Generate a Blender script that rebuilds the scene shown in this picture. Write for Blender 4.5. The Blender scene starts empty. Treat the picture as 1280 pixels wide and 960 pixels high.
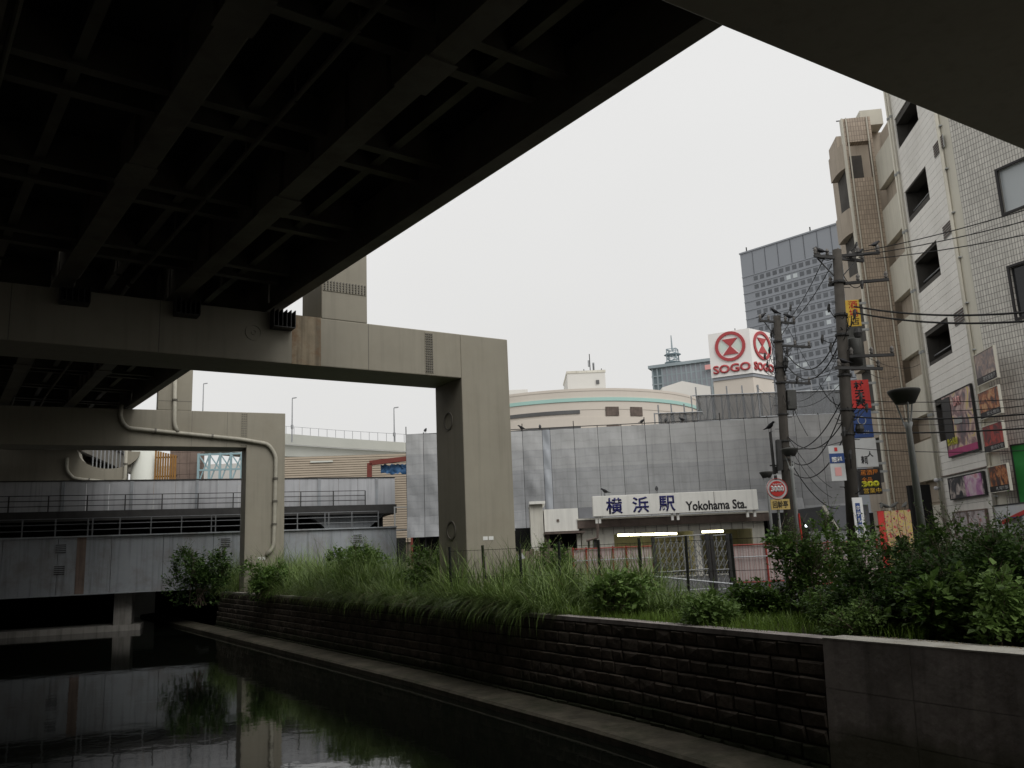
import bpy, bmesh, math, random
from mathutils import Vector, Matrix
random.seed(7)
S = bpy.context.scene
COL = S.collection
R = math.radians

# ---------------------------------------------------------------- camera
EYE = Vector((0, 0, 1.6)); FPX = 1060.0; PITCH = R(11.2); ROLL = R(2.4)
cf = Vector((0, math.cos(PITCH), math.sin(PITCH)))
_u0 = Vector((0, -math.sin(PITCH), math.cos(PITCH))); _r0 = Vector((1, 0, 0))
cr = _r0 * math.cos(ROLL) - _u0 * math.sin(ROLL)
cu = _u0 * math.cos(ROLL) + _r0 * math.sin(ROLL)
cd = bpy.data.cameras.new('camera'); cam = bpy.data.objects.new('camera', cd); COL.objects.link(cam)
cam.matrix_world = Matrix(((cr.x, cu.x, -cf.x, EYE.x), (cr.y, cu.y, -cf.y, EYE.y), (cr.z, cu.z, -cf.z, EYE.z), (0, 0, 0, 1)))
cd.sensor_width = 36; cd.lens = FPX / 1280 * 36; cd.clip_start = 0.05; cd.clip_end = 5000
S.camera = cam

# ---------------------------------------------------------------- overcast sky and soft sun
SUN_EL, SUN_AZ = R(46), R(148)
w = bpy.data.worlds.new('World'); S.world = w; w.use_nodes = True
nt = w.node_tree; nt.nodes.clear()
sky = nt.nodes.new('ShaderNodeTexSky'); sky.sky_type = 'NISHITA'; sky.sun_disc = False
sky.sun_elevation = SUN_EL; sky.sun_rotation = SUN_AZ; sky.dust_density = 6; sky.air_density = 1
hsv = nt.nodes.new('ShaderNodeHueSaturation'); hsv.inputs['Saturation'].default_value = 0.1
tc = nt.nodes.new('ShaderNodeTexCoord'); sp = nt.nodes.new('ShaderNodeSeparateXYZ')
rp = nt.nodes.new('ShaderNodeValToRGB')     # the cloud layer: a touch warmer and duller low down
rp.color_ramp.elements[0].position = 0.0; rp.color_ramp.elements[0].color = (7.1, 7.07, 6.95, 1)
rp.color_ramp.elements[1].position = 0.6; rp.color_ramp.elements[1].color = (7.98, 7.97, 7.92, 1)
nz = nt.nodes.new('ShaderNodeTexNoise'); nz.inputs['Scale'].default_value = 2.2; nz.inputs['Detail'].default_value = 3
mr = nt.nodes.new('ShaderNodeMapRange'); mr.inputs['To Min'].default_value = 0.93; mr.inputs['To Max'].default_value = 1.05
mu = nt.nodes.new('ShaderNodeMixRGB'); mu.blend_type = 'MULTIPLY'; mu.inputs[0].default_value = 1
mx = nt.nodes.new('ShaderNodeMixRGB'); mx.inputs[0].default_value = 0.94
bg = nt.nodes.new('ShaderNodeBackground'); bg.inputs['Strength'].default_value = 0.1
wo = nt.nodes.new('ShaderNodeOutputWorld')
L = nt.links.new
L(tc.outputs['Generated'], sp.inputs[0]); L(sp.outputs['Z'], rp.inputs[0]); L(tc.outputs['Generated'], nz.inputs['Vector'])
L(nz.outputs['Fac'], mr.inputs[0]); L(rp.outputs[0], mu.inputs[1]); L(mr.outputs[0], mu.inputs[2])
L(sky.outputs[0], hsv.inputs['Color']); L(hsv.outputs[0], mx.inputs[1]); L(mu.outputs[0], mx.inputs[2])
L(mx.outputs[0], bg.inputs[0]); L(bg.outputs[0], wo.inputs[0])
sd = bpy.data.lights.new('sun', 'SUN'); sd.energy = 1.5; sd.angle = R(40); sd.color = (1, 0.985, 0.96)
so = bpy.data.objects.new('sun', sd); COL.objects.link(so); so.location = (20, -20, 60)
_sv = Vector((math.sin(SUN_AZ) * math.cos(SUN_EL), math.cos(SUN_AZ) * math.cos(SUN_EL), math.sin(SUN_EL)))
so.rotation_euler = (-_sv).to_track_quat('-Z', 'Y').to_euler()
vs = S.view_settings; vs.view_transform = 'Standard'; vs.look = 'None'; vs.gamma = 1; vs.exposure = 0.12
try: S.view_settings.use_curve_mapping = False
except Exception: pass
S.cycles.max_bounces = 8; S.cycles.diffuse_bounces = 4; S.cycles.glossy_bounces = 3; S.cycles.transparent_max_bounces = 8
S.cycles.use_denoising = True

# ---------------------------------------------------------------- photo-pixel helpers (measured positions -> places)
def ray(x, y): return cf + cr * ((x - 640) / FPX) + cu * ((480 - y) / FPX)
def az(x, y, z): d = ray(x, y); return EYE + d * ((z - EYE.z) / d.z)
def aY(x, y, Y): d = ray(x, y); return EYE + d * (Y / d.y)
def apl(x, y, P, n): d = ray(x, y); return EYE + d * ((Vector(P) - EYE).dot(n) / d.dot(n))
def rect(x0, y0, x1, y1, Y):
    xm, ym = (x0 + x1) / 2, (y0 + y1) / 2
    return aY(x0, ym, Y).x, aY(x1, ym, Y).x, aY(xm, y1, Y).z, aY(xm, y0, Y).z     # X0, X1, Z0, Z1
class Fr:
    """a local frame on the ground: x along the face, y away from the viewer's side, z up"""
    def __init__(s, P, deg):
        s.P = Vector((P[0], P[1], P[2] if len(P) > 2 else 0)); s.rz = R(deg)
        s.x = Vector((math.cos(s.rz), math.sin(s.rz), 0)); s.y = Vector((-math.sin(s.rz), math.cos(s.rz), 0))
    def lp(s, px, py, yo=0):
        q = apl(px, py, s.P + s.y * yo, s.y) - s.P
        return q.dot(s.x), q.z
    def loc(s, W):
        q = Vector(W) - s.P; return Vector((q.dot(s.x), q.dot(s.y), q.z))
    def rect(s, x0, y0, x1, y1, yo=0):
        xm, ym = (x0 + x1) / 2, (y0 + y1) / 2
        return s.lp(x0, ym, yo)[0], s.lp(x1, ym, yo)[0], s.lp(xm, y1, yo)[1], s.lp(xm, y0, yo)[1]

# ---------------------------------------------------------------- materials
M = {}
def mat(name, col, rough=0.75, var=0.18, scale=1.2, bump=0.0, bscale=20, streak=0.0, metal=0.0, spec=0.3, col2=None, emit=None, estr=0,
        tint=None, tamt=0.0, tscale=0.4, trans=0.0, alpha=None, shadow_bands=0.0, moss=None):
    m = bpy.data.materials.new(name); m.use_nodes = True; M[name] = m
    n = m.node_tree.nodes; l = m.node_tree.links.new; b = n['Principled BSDF']
    b.inputs['Roughness'].default_value = rough; b.inputs['Metallic'].default_value = metal
    b.inputs['Specular IOR Level'].default_value = spec
    g = n.new('ShaderNodeNewGeometry')
    z = n.new('ShaderNodeTexNoise'); z.inputs['Scale'].default_value = scale; z.inputs['Detail'].default_value = 6; z.inputs['Roughness'].default_value = 0.65
    l(g.outputs['Position'], z.inputs['Vector'])
    mp = n.new('ShaderNodeMapRange'); mp.inputs['From Min'].default_value = 0.3; mp.inputs['From Max'].default_value = 0.7
    mp.inputs['To Min'].default_value = 1 - var; mp.inputs['To Max'].default_value = 1 + var
    l(z.outputs['Fac'], mp.inputs[0])
    cur = n.new('ShaderNodeMixRGB'); cur.blend_type = 'MULTIPLY'; cur.inputs[0].default_value = 1
    cur.inputs[1].default_value = (*col, 1); l(mp.outputs[0], cur.inputs[2]); out = cur.outputs[0]
    if streak:
        ms = n.new('ShaderNodeMapping'); ms.inputs['Scale'].default_value = (5, 5, 0.28); l(g.outputs['Position'], ms.inputs[0])
        zs = n.new('ShaderNodeTexNoise'); zs.inputs['Scale'].default_value = 1; zs.inputs['Detail'].default_value = 5; l(ms.outputs[0], zs.inputs['Vector'])
        m2 = n.new('ShaderNodeMapRange'); m2.inputs['From Min'].default_value = 0.5; m2.inputs['From Max'].default_value = 0.72
        m2.inputs['To Min'].default_value = 1; m2.inputs['To Max'].default_value = 1 - streak; l(zs.outputs['Fac'], m2.inputs[0])
        c2 = n.new('ShaderNodeMixRGB'); c2.blend_type = 'MULTIPLY'; c2.inputs[0].default_value = 1; l(out, c2.inputs[1]); l(m2.outputs[0], c2.inputs[2]); out = c2.outputs[0]
    if tint:
        zt = n.new('ShaderNodeTexNoise'); zt.inputs['Scale'].default_value = tscale; zt.inputs['Detail'].default_value = 7; zt.inputs['Roughness'].default_value = 0.7
        l(g.outputs['Position'], zt.inputs['Vector'])
        m3 = n.new('ShaderNodeMapRange'); m3.inputs['From Min'].default_value = 0.48; m3.inputs['From Max'].default_value = 0.68; m3.inputs['To Max'].default_value = tamt
        l(zt.outputs['Fac'], m3.inputs[0])
        c3 = n.new('ShaderNodeMixRGB'); l(m3.outputs[0], c3.inputs[0]); l(out, c3.inputs[1]); c3.inputs[2].default_value = (*tint, 1); out = c3.outputs[0]
    if shadow_bands:      # scaffold's shadow through the thin sheeting, painted in as darker stripes
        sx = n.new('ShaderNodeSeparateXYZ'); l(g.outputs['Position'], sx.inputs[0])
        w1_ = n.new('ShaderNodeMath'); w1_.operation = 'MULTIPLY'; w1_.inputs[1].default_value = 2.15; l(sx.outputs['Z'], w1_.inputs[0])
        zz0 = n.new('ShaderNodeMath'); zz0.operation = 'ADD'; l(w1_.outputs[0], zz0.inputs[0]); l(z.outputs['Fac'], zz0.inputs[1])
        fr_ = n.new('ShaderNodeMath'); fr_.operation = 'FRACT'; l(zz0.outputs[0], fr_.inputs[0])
        mb_ = n.new('ShaderNodeMapRange'); mb_.inputs['From Min'].default_value = 0.0; mb_.inputs['From Max'].default_value = 0.22; mb_.inputs['To Min'].default_value = 1 - shadow_bands; mb_.inputs['To Max'].default_value = 1; l(fr_.outputs[0], mb_.inputs[0])
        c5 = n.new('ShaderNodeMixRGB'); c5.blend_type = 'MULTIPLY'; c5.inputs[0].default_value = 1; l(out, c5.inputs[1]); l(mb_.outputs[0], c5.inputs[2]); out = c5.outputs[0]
    if moss:       # growth up to a ragged tide line: (height, colour)
        sm_ = n.new('ShaderNodeSeparateXYZ'); l(g.outputs['Position'], sm_.inputs[0])
        am = n.new('ShaderNodeMath'); am.operation = 'MULTIPLY_ADD'; am.inputs[1].default_value = 0.9; l(z.outputs['Fac'], am.inputs[0]); l(sm_.outputs['Z'], am.inputs[2])
        mm = n.new('ShaderNodeMapRange'); mm.inputs['From Min'].default_value = moss[0] + .62; mm.inputs['From Max'].default_value = moss[0] + .3; mm.inputs['To Max'].default_value = .8; l(am.outputs[0], mm.inputs[0])
        c6 = n.new('ShaderNodeMixRGB'); l(mm.outputs[0], c6.inputs[0]); l(out, c6.inputs[1]); c6.inputs[2].default_value = (*moss[1], 1); out = c6.outputs[0]
    l(out, b.inputs['Base Color'])
    if bump:
        zb = n.new('ShaderNodeTexNoise'); zb.inputs['Scale'].default_value = bscale; zb.inputs['Detail'].default_value = 5; l(g.outputs['Position'], zb.inputs['Vector'])
        bp = n.new('ShaderNodeBump'); bp.inputs['Strength'].default_value = bump; bp.inputs['Distance'].default_value = 0.03
        l(zb.outputs['Fac'], bp.inputs['Height']); l(bp.outputs[0], b.inputs['Normal'])
    if emit:
        b.inputs['Emission Color'].default_value = (*emit, 1); b.inputs['Emission Strength'].default_value = estr
    if trans: b.inputs['Transmission Weight'].default_value = trans
    if alpha is not None: b.inputs['Alpha'].default_value = alpha
    return m
def tilemat(name, col, mortar, w, h, axis='X', off=0.0, var=0.12, rough=0.45, msize=0.012):
    """small wall tiles: brick texture in the object's own coordinates (x along the face, z up)"""
    m = bpy.data.materials.new(name); m.use_nodes = True; M[name] = m
    n = m.node_tree.nodes; l = m.node_tree.links.new; b = n['Principled BSDF']; b.inputs['Roughness'].default_value = rough
    t = n.new('ShaderNodeTexCoord'); s = n.new('ShaderNodeSeparateXYZ'); c = n.new('ShaderNodeCombineXYZ')
    l(t.outputs['Object'], s.inputs[0]); l(s.outputs[axis], c.inputs[0]); l(s.outputs['Z'], c.inputs[1])
    k = n.new('ShaderNodeTexBrick'); k.offset = off; k.inputs['Scale'].default_value = 1; k.inputs['Brick Width'].default_value = w; k.inputs['Row Height'].default_value = h
    k.inputs['Mortar Size'].default_value = msize; k.inputs['Mortar Smooth'].default_value = 0.2
    k.inputs['Color1'].default_value = (*[v * (1 + var) for v in col], 1); k.inputs['Color2'].default_value = (*[v * (1 - var) for v in col], 1); k.inputs['Mortar'].default_value = (*mortar, 1)
    l(c.outputs[0], k.inputs['Vector'])
    g = n.new('ShaderNodeNewGeometry'); z = n.new('ShaderNodeTexNoise'); z.inputs['Scale'].default_value = 0.5; z.inputs['Detail'].default_value = 6; l(g.outputs['Position'], z.inputs['Vector'])
    mp = n.new('ShaderNodeMapRange'); mp.inputs['To Min'].default_value = 0.75; mp.inputs['To Max'].default_value = 1.2; l(z.outputs['Fac'], mp.inputs[0])
    x = n.new('ShaderNodeMixRGB'); x.blend_type = 'MULTIPLY'; x.inputs[0].default_value = 1; l(k.outputs['Color'], x.inputs[1]); l(mp.outputs[0], x.inputs[2]); l(x.outputs[0], b.inputs['Base Color'])
    bp = n.new('ShaderNodeBump'); bp.inputs['Strength'].default_value = 0.5; bp.inputs['Distance'].default_value = 0.01; bp.invert = True
    l(k.outputs['Fac'], bp.inputs['Height']); l(bp.outputs[0], b.inputs['Normal'])
    return m
def printmat(name, stops, scale=2.0, dist=1.5, rough=0.35):
    """a printed picture: blotches of the poster's own colours"""
    m = bpy.data.materials.new(name); m.use_nodes = True; M[name] = m
    n = m.node_tree.nodes; l = m.node_tree.links.new; b = n['Principled BSDF']; b.inputs['Roughness'].default_value = rough
    t = n.new('ShaderNodeTexCoord'); z = n.new('ShaderNodeTexNoise'); z.inputs['Scale'].default_value = scale; z.inputs['Detail'].default_value = 3.5; z.inputs['Distortion'].default_value = dist
    l(t.outputs['Object'], z.inputs['Vector'])
    r = n.new('ShaderNodeValToRGB'); e = r.color_ramp.elements
    while len(e) < len(stops): e.new(0.5)
    for i, (p, c) in enumerate(stops): e[i].position = p; e[i].color = (*c, 1)
    l(z.outputs['Fac'], r.inputs[0]); l(r.outputs[0], b.inputs['Base Color'])
    return m

# ---------------------------------------------------------------- mesh helpers
class MB:
    def __init__(s): s.v = []; s.f = []
    def add(s, vs, fs):
        k = len(s.v); s.v += [tuple(v) for v in vs]; s.f += [tuple(i + k for i in f) for f in fs]; return s
    def box(s, x0, x1, y0, y1, z0, z1):
        x0, x1 = min(x0, x1), max(x0, x1); y0, y1 = min(y0, y1), max(y0, y1); z0, z1 = min(z0, z1), max(z0, z1)
        return s.add([(x0, y0, z0), (x1, y0, z0), (x1, y1, z0), (x0, y1, z0), (x0, y0, z1), (x1, y0, z1), (x1, y1, z1), (x0, y1, z1)],
                     [(3, 2, 1, 0), (4, 5, 6, 7), (0, 1, 5, 4), (1, 2, 6, 5), (2, 3, 7, 6), (3, 0, 4, 7)])
    def bar(s, p, q, w, h=None):
        h = h or w; p, q = Vector(p), Vector(q); d = (q - p).normalized()
        a = d.cross(Vector((0, 0, 1))) if abs(d.z) < 0.95 else d.cross(Vector((1, 0, 0)))
        a.normalize(); b = d.cross(a)
        c = [a * (i * w / 2) + b * (j * h / 2) for i, j in ((-1, -1), (1, -1), (1, 1), (-1, 1))]
        return s.add([p + k for k in c] + [q + k for k in c], [(0, 1, 2, 3), (7, 6, 5, 4)] + [(i, i + 4, (i + 1) % 4 + 4, (i + 1) % 4) for i in range(4)])
    def tube(s, path, r, n=8, caps=True):
        path = [Vector(p) for p in path]; rs = r if isinstance(r, (list, tuple)) else [r] * len(path)
        k0 = len(s.v); a = None
        for i, p in enumerate(path):
            d = (path[min(i + 1, len(path) - 1)] - path[max(i - 1, 0)]).normalized()
            if a is None: a = d.cross(Vector((0, 0, 1))) if abs(d.z) < 0.95 else d.cross(Vector((1, 0, 0)))
            a = (a - d * a.dot(d)).normalized(); b = d.cross(a)
            s.v += [tuple(p + (a * math.cos(t) + b * math.sin(t)) * rs[i]) for t in (2 * math.pi * j / n for j in range(n))]
        for i in range(len(path) - 1):
            for j in range(n):
                A = k0 + i * n + j; B = k0 + i * n + (j + 1) % n
                s.f.append((A, B, B + n, A + n))
        if caps:
            s.f.append(tuple(reversed(range(k0, k0 + n)))); s.f.append(tuple(range(k0 + (len(path) - 1) * n, k0 + len(path) * n)))
        return s
    def lathe(s, prof, c=(0, 0, 0), n=16):
        k0 = len(s.v)
        for r, z in prof: s.v += [(c[0] + r * math.cos(2 * math.pi * j / n), c[1] + r * math.sin(2 * math.pi * j / n), c[2] + z) for j in range(n)]
        for i in range(len(prof) - 1):
            for j in range(n):
                A = k0 + i * n + j; B = k0 + i * n + (j + 1) % n; s.f.append((A, B, B + n, A + n))
        s.f.append(tuple(reversed(range(k0, k0 + n)))); s.f.append(tuple(range(k0 + (len(prof) - 1) * n, k0 + len(prof) * n)))
        return s
    def prism(s, poly, z0, z1):
        n = len(poly)
        return s.add([(x, y, z0) for x, y in poly] + [(x, y, z1) for x, y in poly],
                     [tuple(reversed(range(n))), tuple(range(n, 2 * n))] + [(i, (i + 1) % n, (i + 1) % n + n, i + n) for i in range(n)])
    def prismy(s, poly, y0, y1):      # poly in x,z extruded along y
        n = len(poly)
        return s.add([(x, y0, z) for x, z in poly] + [(x, y1, z) for x, z in poly],
                     [tuple(range(n)), tuple(reversed(range(n, 2 * n)))] + [(i + n, (i + 1) % n + n, (i + 1) % n, i) for i in range(n)])
    def ring(s, cx, cz, r0, r1, y0, y1, n=28):   # flat ring facing -y
        k = len(s.v)
        for j in range(n):
            c, d = math.cos(2 * math.pi * j / n), math.sin(2 * math.pi * j / n)
            s.v += [(cx + r0 * c, y0, cz + r0 * d), (cx + r1 * c, y0, cz + r1 * d), (cx + r1 * c, y1, cz + r1 * d), (cx + r0 * c, y1, cz + r0 * d)]
        for j in range(n):
            A = k + 4 * j; B = k + 4 * ((j + 1) % n)
            for q in range(4): s.f.append((A + q, A + (q + 1) % 4, B + (q + 1) % 4, B + q))
        return s
    def mesh(s, name, smooth=False):
        m = bpy.data.meshes.new(name); m.from_pydata(s.v, [], s.f); m.update()
        bm = bmesh.new(); bm.from_mesh(m); bmesh.ops.recalc_face_normals(bm, faces=bm.faces); bm.to_mesh(m); bm.free()
        if smooth: m.polygons.foreach_set('use_smooth', [True] * len(m.polygons))
        return m
    def build(s, name, material, parent=None, smooth=False, bevel=0, loc=None):
        o = bpy.data.objects.new(name, s.mesh(name, smooth)); COL.objects.link(o)
        o.data.materials.append(M[material] if isinstance(material, str) else material)
        if parent: o.parent = parent
        if loc: o.location = loc
        if bevel:
            b = o.modifiers.new('bevel', 'BEVEL'); b.width = bevel; b.segments = 2; b.limit_method = 'ANGLE'
        return o
def box(*a): return MB().box(*a)
def bm_tri(o): return o
def tag(o, label=None, cat=None, group=None, kind=None):
    if label: o['label'] = label
    if cat: o['category'] = cat
    if group: o['group'] = group
    if kind: o['kind'] = kind
    return o
def thing(name, label, cat, loc=(0, 0, 0), rz=0.0, group=None):
    o = bpy.data.objects.new(name, None); COL.objects.link(o); o.empty_display_size = 0.2
    o.location = loc; o.rotation_euler = (0, 0, rz)
    return tag(o, label, cat, group)
def fthing(name, label, cat, F, group=None): return thing(name, label, cat, F.P, F.rz, group)
def inst(name, mesh, parent=None, loc=(0, 0, 0), rot=(0, 0, 0), sc=(1, 1, 1), material=None):
    o = bpy.data.objects.new(name, mesh); COL.objects.link(o); o.parent = parent; o.location = loc; o.rotation_euler = rot; o.scale = sc
    if material and not mesh.materials: mesh.materials.append(M[material])
    return o
def mesh_of(mb, name, material, smooth=False):
    m = mb.mesh(name, smooth); m.materials.append(M[material]); return m
def kids(o): return [c for c in bpy.data.objects if c.parent == o]
def copy_tree(o, parent=None):
    c = o.copy(); COL.objects.link(c); c.parent = parent
    for k in kids(o): copy_tree(k, c)
    return c
def text(name, body, material, parent, x0, x1, z0, z1, y, extrude=0.01, bold=0.0, keep=False, spread=None):
    """lettering standing on the plane y (facing -y), fitted to the box x0..x1, z0..z1"""
    c = bpy.data.curves.new(name, 'FONT'); c.body = body; c.extrude = 0; c.offset = bold; c.resolution_u = 3
    if spread: c.space_character = spread
    o = bpy.data.objects.new(name, c); COL.objects.link(o)
    dg = bpy.context.evaluated_depsgraph_get(); me = bpy.data.meshes.new_from_object(o.evaluated_get(dg))
    bpy.data.objects.remove(o); bpy.data.curves.remove(c)
    xs = [v.co.x for v in me.vertices]; ys = [v.co.y for v in me.vertices]
    if not xs: return None
    a0, a1, b0, b1 = min(xs), max(xs), min(ys), max(ys)
    sx = (x1 - x0) / max(a1 - a0, 1e-4); sz = (z1 - z0) / max(b1 - b0, 1e-4)
    if keep: sx = sz = min(sx, sz)
    cx, cz = (x0 + x1) / 2, (z0 + z1) / 2
    for v in me.vertices:
        v.co = Vector((cx + (v.co.x - (a0 + a1) / 2) * sx, y, cz + (v.co.y - (b0 + b1) / 2) * sz))
    bm = bmesh.new(); bm.from_mesh(me)
    r = bmesh.ops.extrude_face_region(bm, geom=bm.faces[:]); vs_ = [g for g in r['geom'] if isinstance(g, bmesh.types.BMVert)]
    bmesh.ops.translate(bm, verts=vs_, vec=(0, -extrude, 0)); bmesh.ops.recalc_face_normals(bm, faces=bm.faces); bm.to_mesh(me); bm.free()
    me.materials.clear(); me.materials.append(M[material])
    t = bpy.data.objects.new(name, me); COL.objects.link(t); t.parent = parent
    return t
def facade(mb, x0, x1, z0, z1, holes, y=0.0, depth=0.25):
    """wall face at y with real openings (x0,x1,z0,z1) and reveals going back"""
    xs = sorted({x0, x1, *[h[0] for h in holes], *[h[1] for h in holes]}); zs = sorted({z0, z1, *[h[2] for h in holes], *[h[3] for h in holes]})
    for i in range(len(xs) - 1):
        for j in range(len(zs) - 1):
            cx, cz = (xs[i] + xs[i + 1]) / 2, (zs[j] + zs[j + 1]) / 2
            if any(h[0] < cx < h[1] and h[2] < cz < h[3] for h in holes): continue
            mb.add([(xs[i], y, zs[j]), (xs[i + 1], y, zs[j]), (xs[i + 1], y, zs[j + 1]), (xs[i], y, zs[j + 1])], [(0, 1, 2, 3)])
    for a, b, c, d in holes:
        mb.add([(a, y, c), (b, y, c), (b, y, d), (a, y, d), (a, y + depth, c), (b, y + depth, c), (b, y + depth, d), (a, y + depth, d)],
               [(0, 4, 5, 1), (1, 5, 6, 2), (2, 6, 7, 3), (3, 7, 4, 0)])
    return mb

# ---------------------------------------------------------------- the materials of this place
mat('beige_paint', (0.268, 0.247, 0.196), 0.6, 0.09, 0.4, 0.05, 30, streak=0.12, tint=(0.2, 0.17, 0.12), tamt=0.2, tscale=0.7)
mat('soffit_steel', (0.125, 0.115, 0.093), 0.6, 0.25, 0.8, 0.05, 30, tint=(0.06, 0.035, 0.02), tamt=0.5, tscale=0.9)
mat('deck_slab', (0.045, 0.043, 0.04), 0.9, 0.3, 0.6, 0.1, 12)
mat('rust_panel', (0.27, 0.22, 0.15), 0.7, 0.2, 2.0, 0.1, 30, streak=0.55, tint=(0.16, 0.075, 0.03), tamt=0.8, tscale=1.4)
mat('bolt_steel', (0.13, 0.12, 0.10), 0.5, 0.2, 3)
mat('pipe_pvc', (0.36, 0.34, 0.28), 0.5, 0.15, 3, streak=0.2)
mat('dark_steel', (0.035, 0.034, 0.033), 0.6, 0.25, 2)
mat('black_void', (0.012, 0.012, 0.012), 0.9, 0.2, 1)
mat('girder_paint', (0.31, 0.33, 0.35), 0.55, 0.10, 0.5, 0.04, 20, streak=0.3, tint=(0.14, 0.10, 0.07), tamt=0.35, tscale=0.8)
mat('barrier_panel', (0.42, 0.425, 0.44), 0.7, 0.12, 0.5, 0.05, 20, streak=0.25)
mat('galvanised', (0.30, 0.31, 0.32), 0.45, 0.15, 4, metal=0.3)
mat('concrete', (0.30, 0.285, 0.26), 0.85, 0.2, 0.8, 0.25, 14, streak=0.35)
mat('wall_concrete', (0.40, 0.36, 0.335), 0.9, 0.28, 0.9, 0.35, 9, streak=0.4, tint=(0.10, 0.09, 0.075), tamt=0.5, tscale=1.1, moss=(-1.2, (0.10, 0.10, 0.06)))
mat('wall_top', (0.46, 0.44, 0.39), 0.9, 0.25, 1.5, 0.3, 12, tint=(0.2, 0.17, 0.12), tamt=0.5, tscale=2.0)
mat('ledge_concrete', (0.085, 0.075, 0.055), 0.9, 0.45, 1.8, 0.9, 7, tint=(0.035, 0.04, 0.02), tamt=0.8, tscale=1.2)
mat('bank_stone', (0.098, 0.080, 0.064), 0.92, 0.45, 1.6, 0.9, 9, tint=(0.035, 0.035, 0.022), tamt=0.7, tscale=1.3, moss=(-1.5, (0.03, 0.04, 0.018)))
mat('joint_dark', (0.04, 0.034, 0.028), 0.95, 0.3, 3)
mat('soil', (0.06, 0.05, 0.035), 0.95, 0.35, 1.5, 0.6, 8)
mat('asphalt', (0.06, 0.06, 0.062), 0.9, 0.2, 1.5, 0.3, 40)
mat('white_tile', (0.76, 0.735, 0.68), 0.4, 0.06, 0.6, streak=0.10, tint=(0.5, 0.47, 0.41), tamt=0.3)
tilemat('grey_tile', (0.60, 0.575, 0.52), (0.19, 0.18, 0.16), 0.11, 0.235, msize=0.012)
tilemat('tan_tile', (0.46, 0.37, 0.285), (0.24, 0.19, 0.15), 0.13, 0.26, msize=0.014)
mat('tan_wall', (0.42, 0.36, 0.29), 0.8, 0.08, 0.6, streak=0.2)
mat('cream_panel', (0.62, 0.59, 0.50), 0.7, 0.06, 0.6, streak=0.12)
mat('interior_dark', (0.07, 0.065, 0.058), 0.9, 0.3, 0.8)
mat('window_black', (0.015, 0.016, 0.018), 0.15, 0.1, 2, spec=0.4)
mat('window_glass', (0.42, 0.45, 0.46), 0.12, 0.05, 0.3, spec=0.5)
mat('sheet_low', (0.315, 0.322, 0.332), 0.55, 0.12, 0.7, 0.35, 3.0, streak=0.16, shadow_bands=0.13)
mat('sheet_high', (0.43, 0.433, 0.435), 0.55, 0.10, 0.7, 0.35, 3.0, streak=0.12, shadow_bands=0.10)
mat('sheet_mid', (0.37, 0.375, 0.382), 0.55, 0.11, 0.7, 0.35, 3.0, streak=0.14, shadow_bands=0.12)
mat('rail_grey', (0.15, 0.155, 0.16), 0.5, 0.15, 4, metal=0.2)
mat('sheet_pale', (0.36, 0.38, 0.41), 0.5, 0.06, 0.7, 0.5, 4)
mat('sheet_dark', (0.16, 0.165, 0.178), 0.55, 0.12, 0.7, 0.5, 3)
mat('scaffold_net', (0.16, 0.165, 0.17), 0.8, 0.2, 1.0, alpha=0.6)
mat('rooftop_white', (0.80, 0.785, 0.76), 0.5, 0.03, 0.1)
mat('sign_white', (0.78, 0.77, 0.72), 0.45, 0.04, 0.7, streak=0.14)
mat('sign_navy', (0.022, 0.022, 0.12), 0.4, 0.05, 2)
mat('sign_black', (0.02, 0.02, 0.022), 0.4, 0.05, 2)
mat('station_white', (0.60, 0.58, 0.51), 0.7, 0.08, 0.7, streak=0.2, tint=(0.3, 0.24, 0.17), tamt=0.3)
mat('station_fascia', (0.13, 0.10, 0.085), 0.7, 0.35, 1.2, streak=0.3)
mat('station_inner', (0.46, 0.44, 0.31), 0.8, 0.1, 1)
mat('tube_light', (0.9, 0.9, 0.8), 0.5, 0, 1, emit=(1.0, 0.92, 0.55), estr=8)
mat('cool_light', (0.9, 0.9, 0.9), 0.5, 0, 1, emit=(0.9, 0.97, 1.0), estr=4)
mat('store_beige', (0.60, 0.545, 0.48), 0.75, 0.05, 0.1)
mat('store_band', (0.36, 0.56, 0.51), 0.5, 0.04, 0.1)
mat('store_white', (0.60, 0.585, 0.55), 0.7, 0.04, 0.1)
mat('store_glass', (0.10, 0.10, 0.10), 0.2, 0.2, 0.3)
mat('red_logo', (0.40, 0.06, 0.065), 0.5, 0.05, 0.3)
mat('pink_logo', (0.72, 0.36, 0.34), 0.5, 0.05, 0.3)
mat('mint', (0.60, 0.68, 0.62), 0.5, 0.03, 0.3)
mat('tower_grey', (0.275, 0.29, 0.315), 0.6, 0.05, 0.02)
mat('tower_window', (0.10, 0.108, 0.12), 0.25, 0.3, 0.05, spec=0.5)
mat('tower_window_pale', (0.52, 0.56, 0.57), 0.25, 0.1, 0.05, spec=0.5)
mat('teal_frame', (0.30, 0.35, 0.37), 0.6, 0.12, 0.05)
mat('teal_glass', (0.13, 0.17, 0.185), 0.25, 0.25, 0.06, spec=0.5)
mat('viaduct_white', (0.62, 0.63, 0.57), 0.7, 0.04, 0.3)
mat('slat_tan', (0.45, 0.38, 0.295), 0.7, 0.08, 0.4)
mat('slat_gap', (0.16, 0.13, 0.10), 0.8, 0.1, 1)
mat('crane_red', (0.17, 0.04, 0.03), 0.6, 0.15, 1)
mat('tarp_blue', (0.06, 0.16, 0.33), 0.6, 0.3, 1.5)
mat('truss_blue', (0.30, 0.43, 0.46), 0.6, 0.1, 1)
mat('wood_orange', (0.30, 0.155, 0.045), 0.7, 0.2, 1.5)
mat('brick_brown', (0.20, 0.15, 0.125), 0.85, 0.2, 1.0, streak=0.3)
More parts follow.
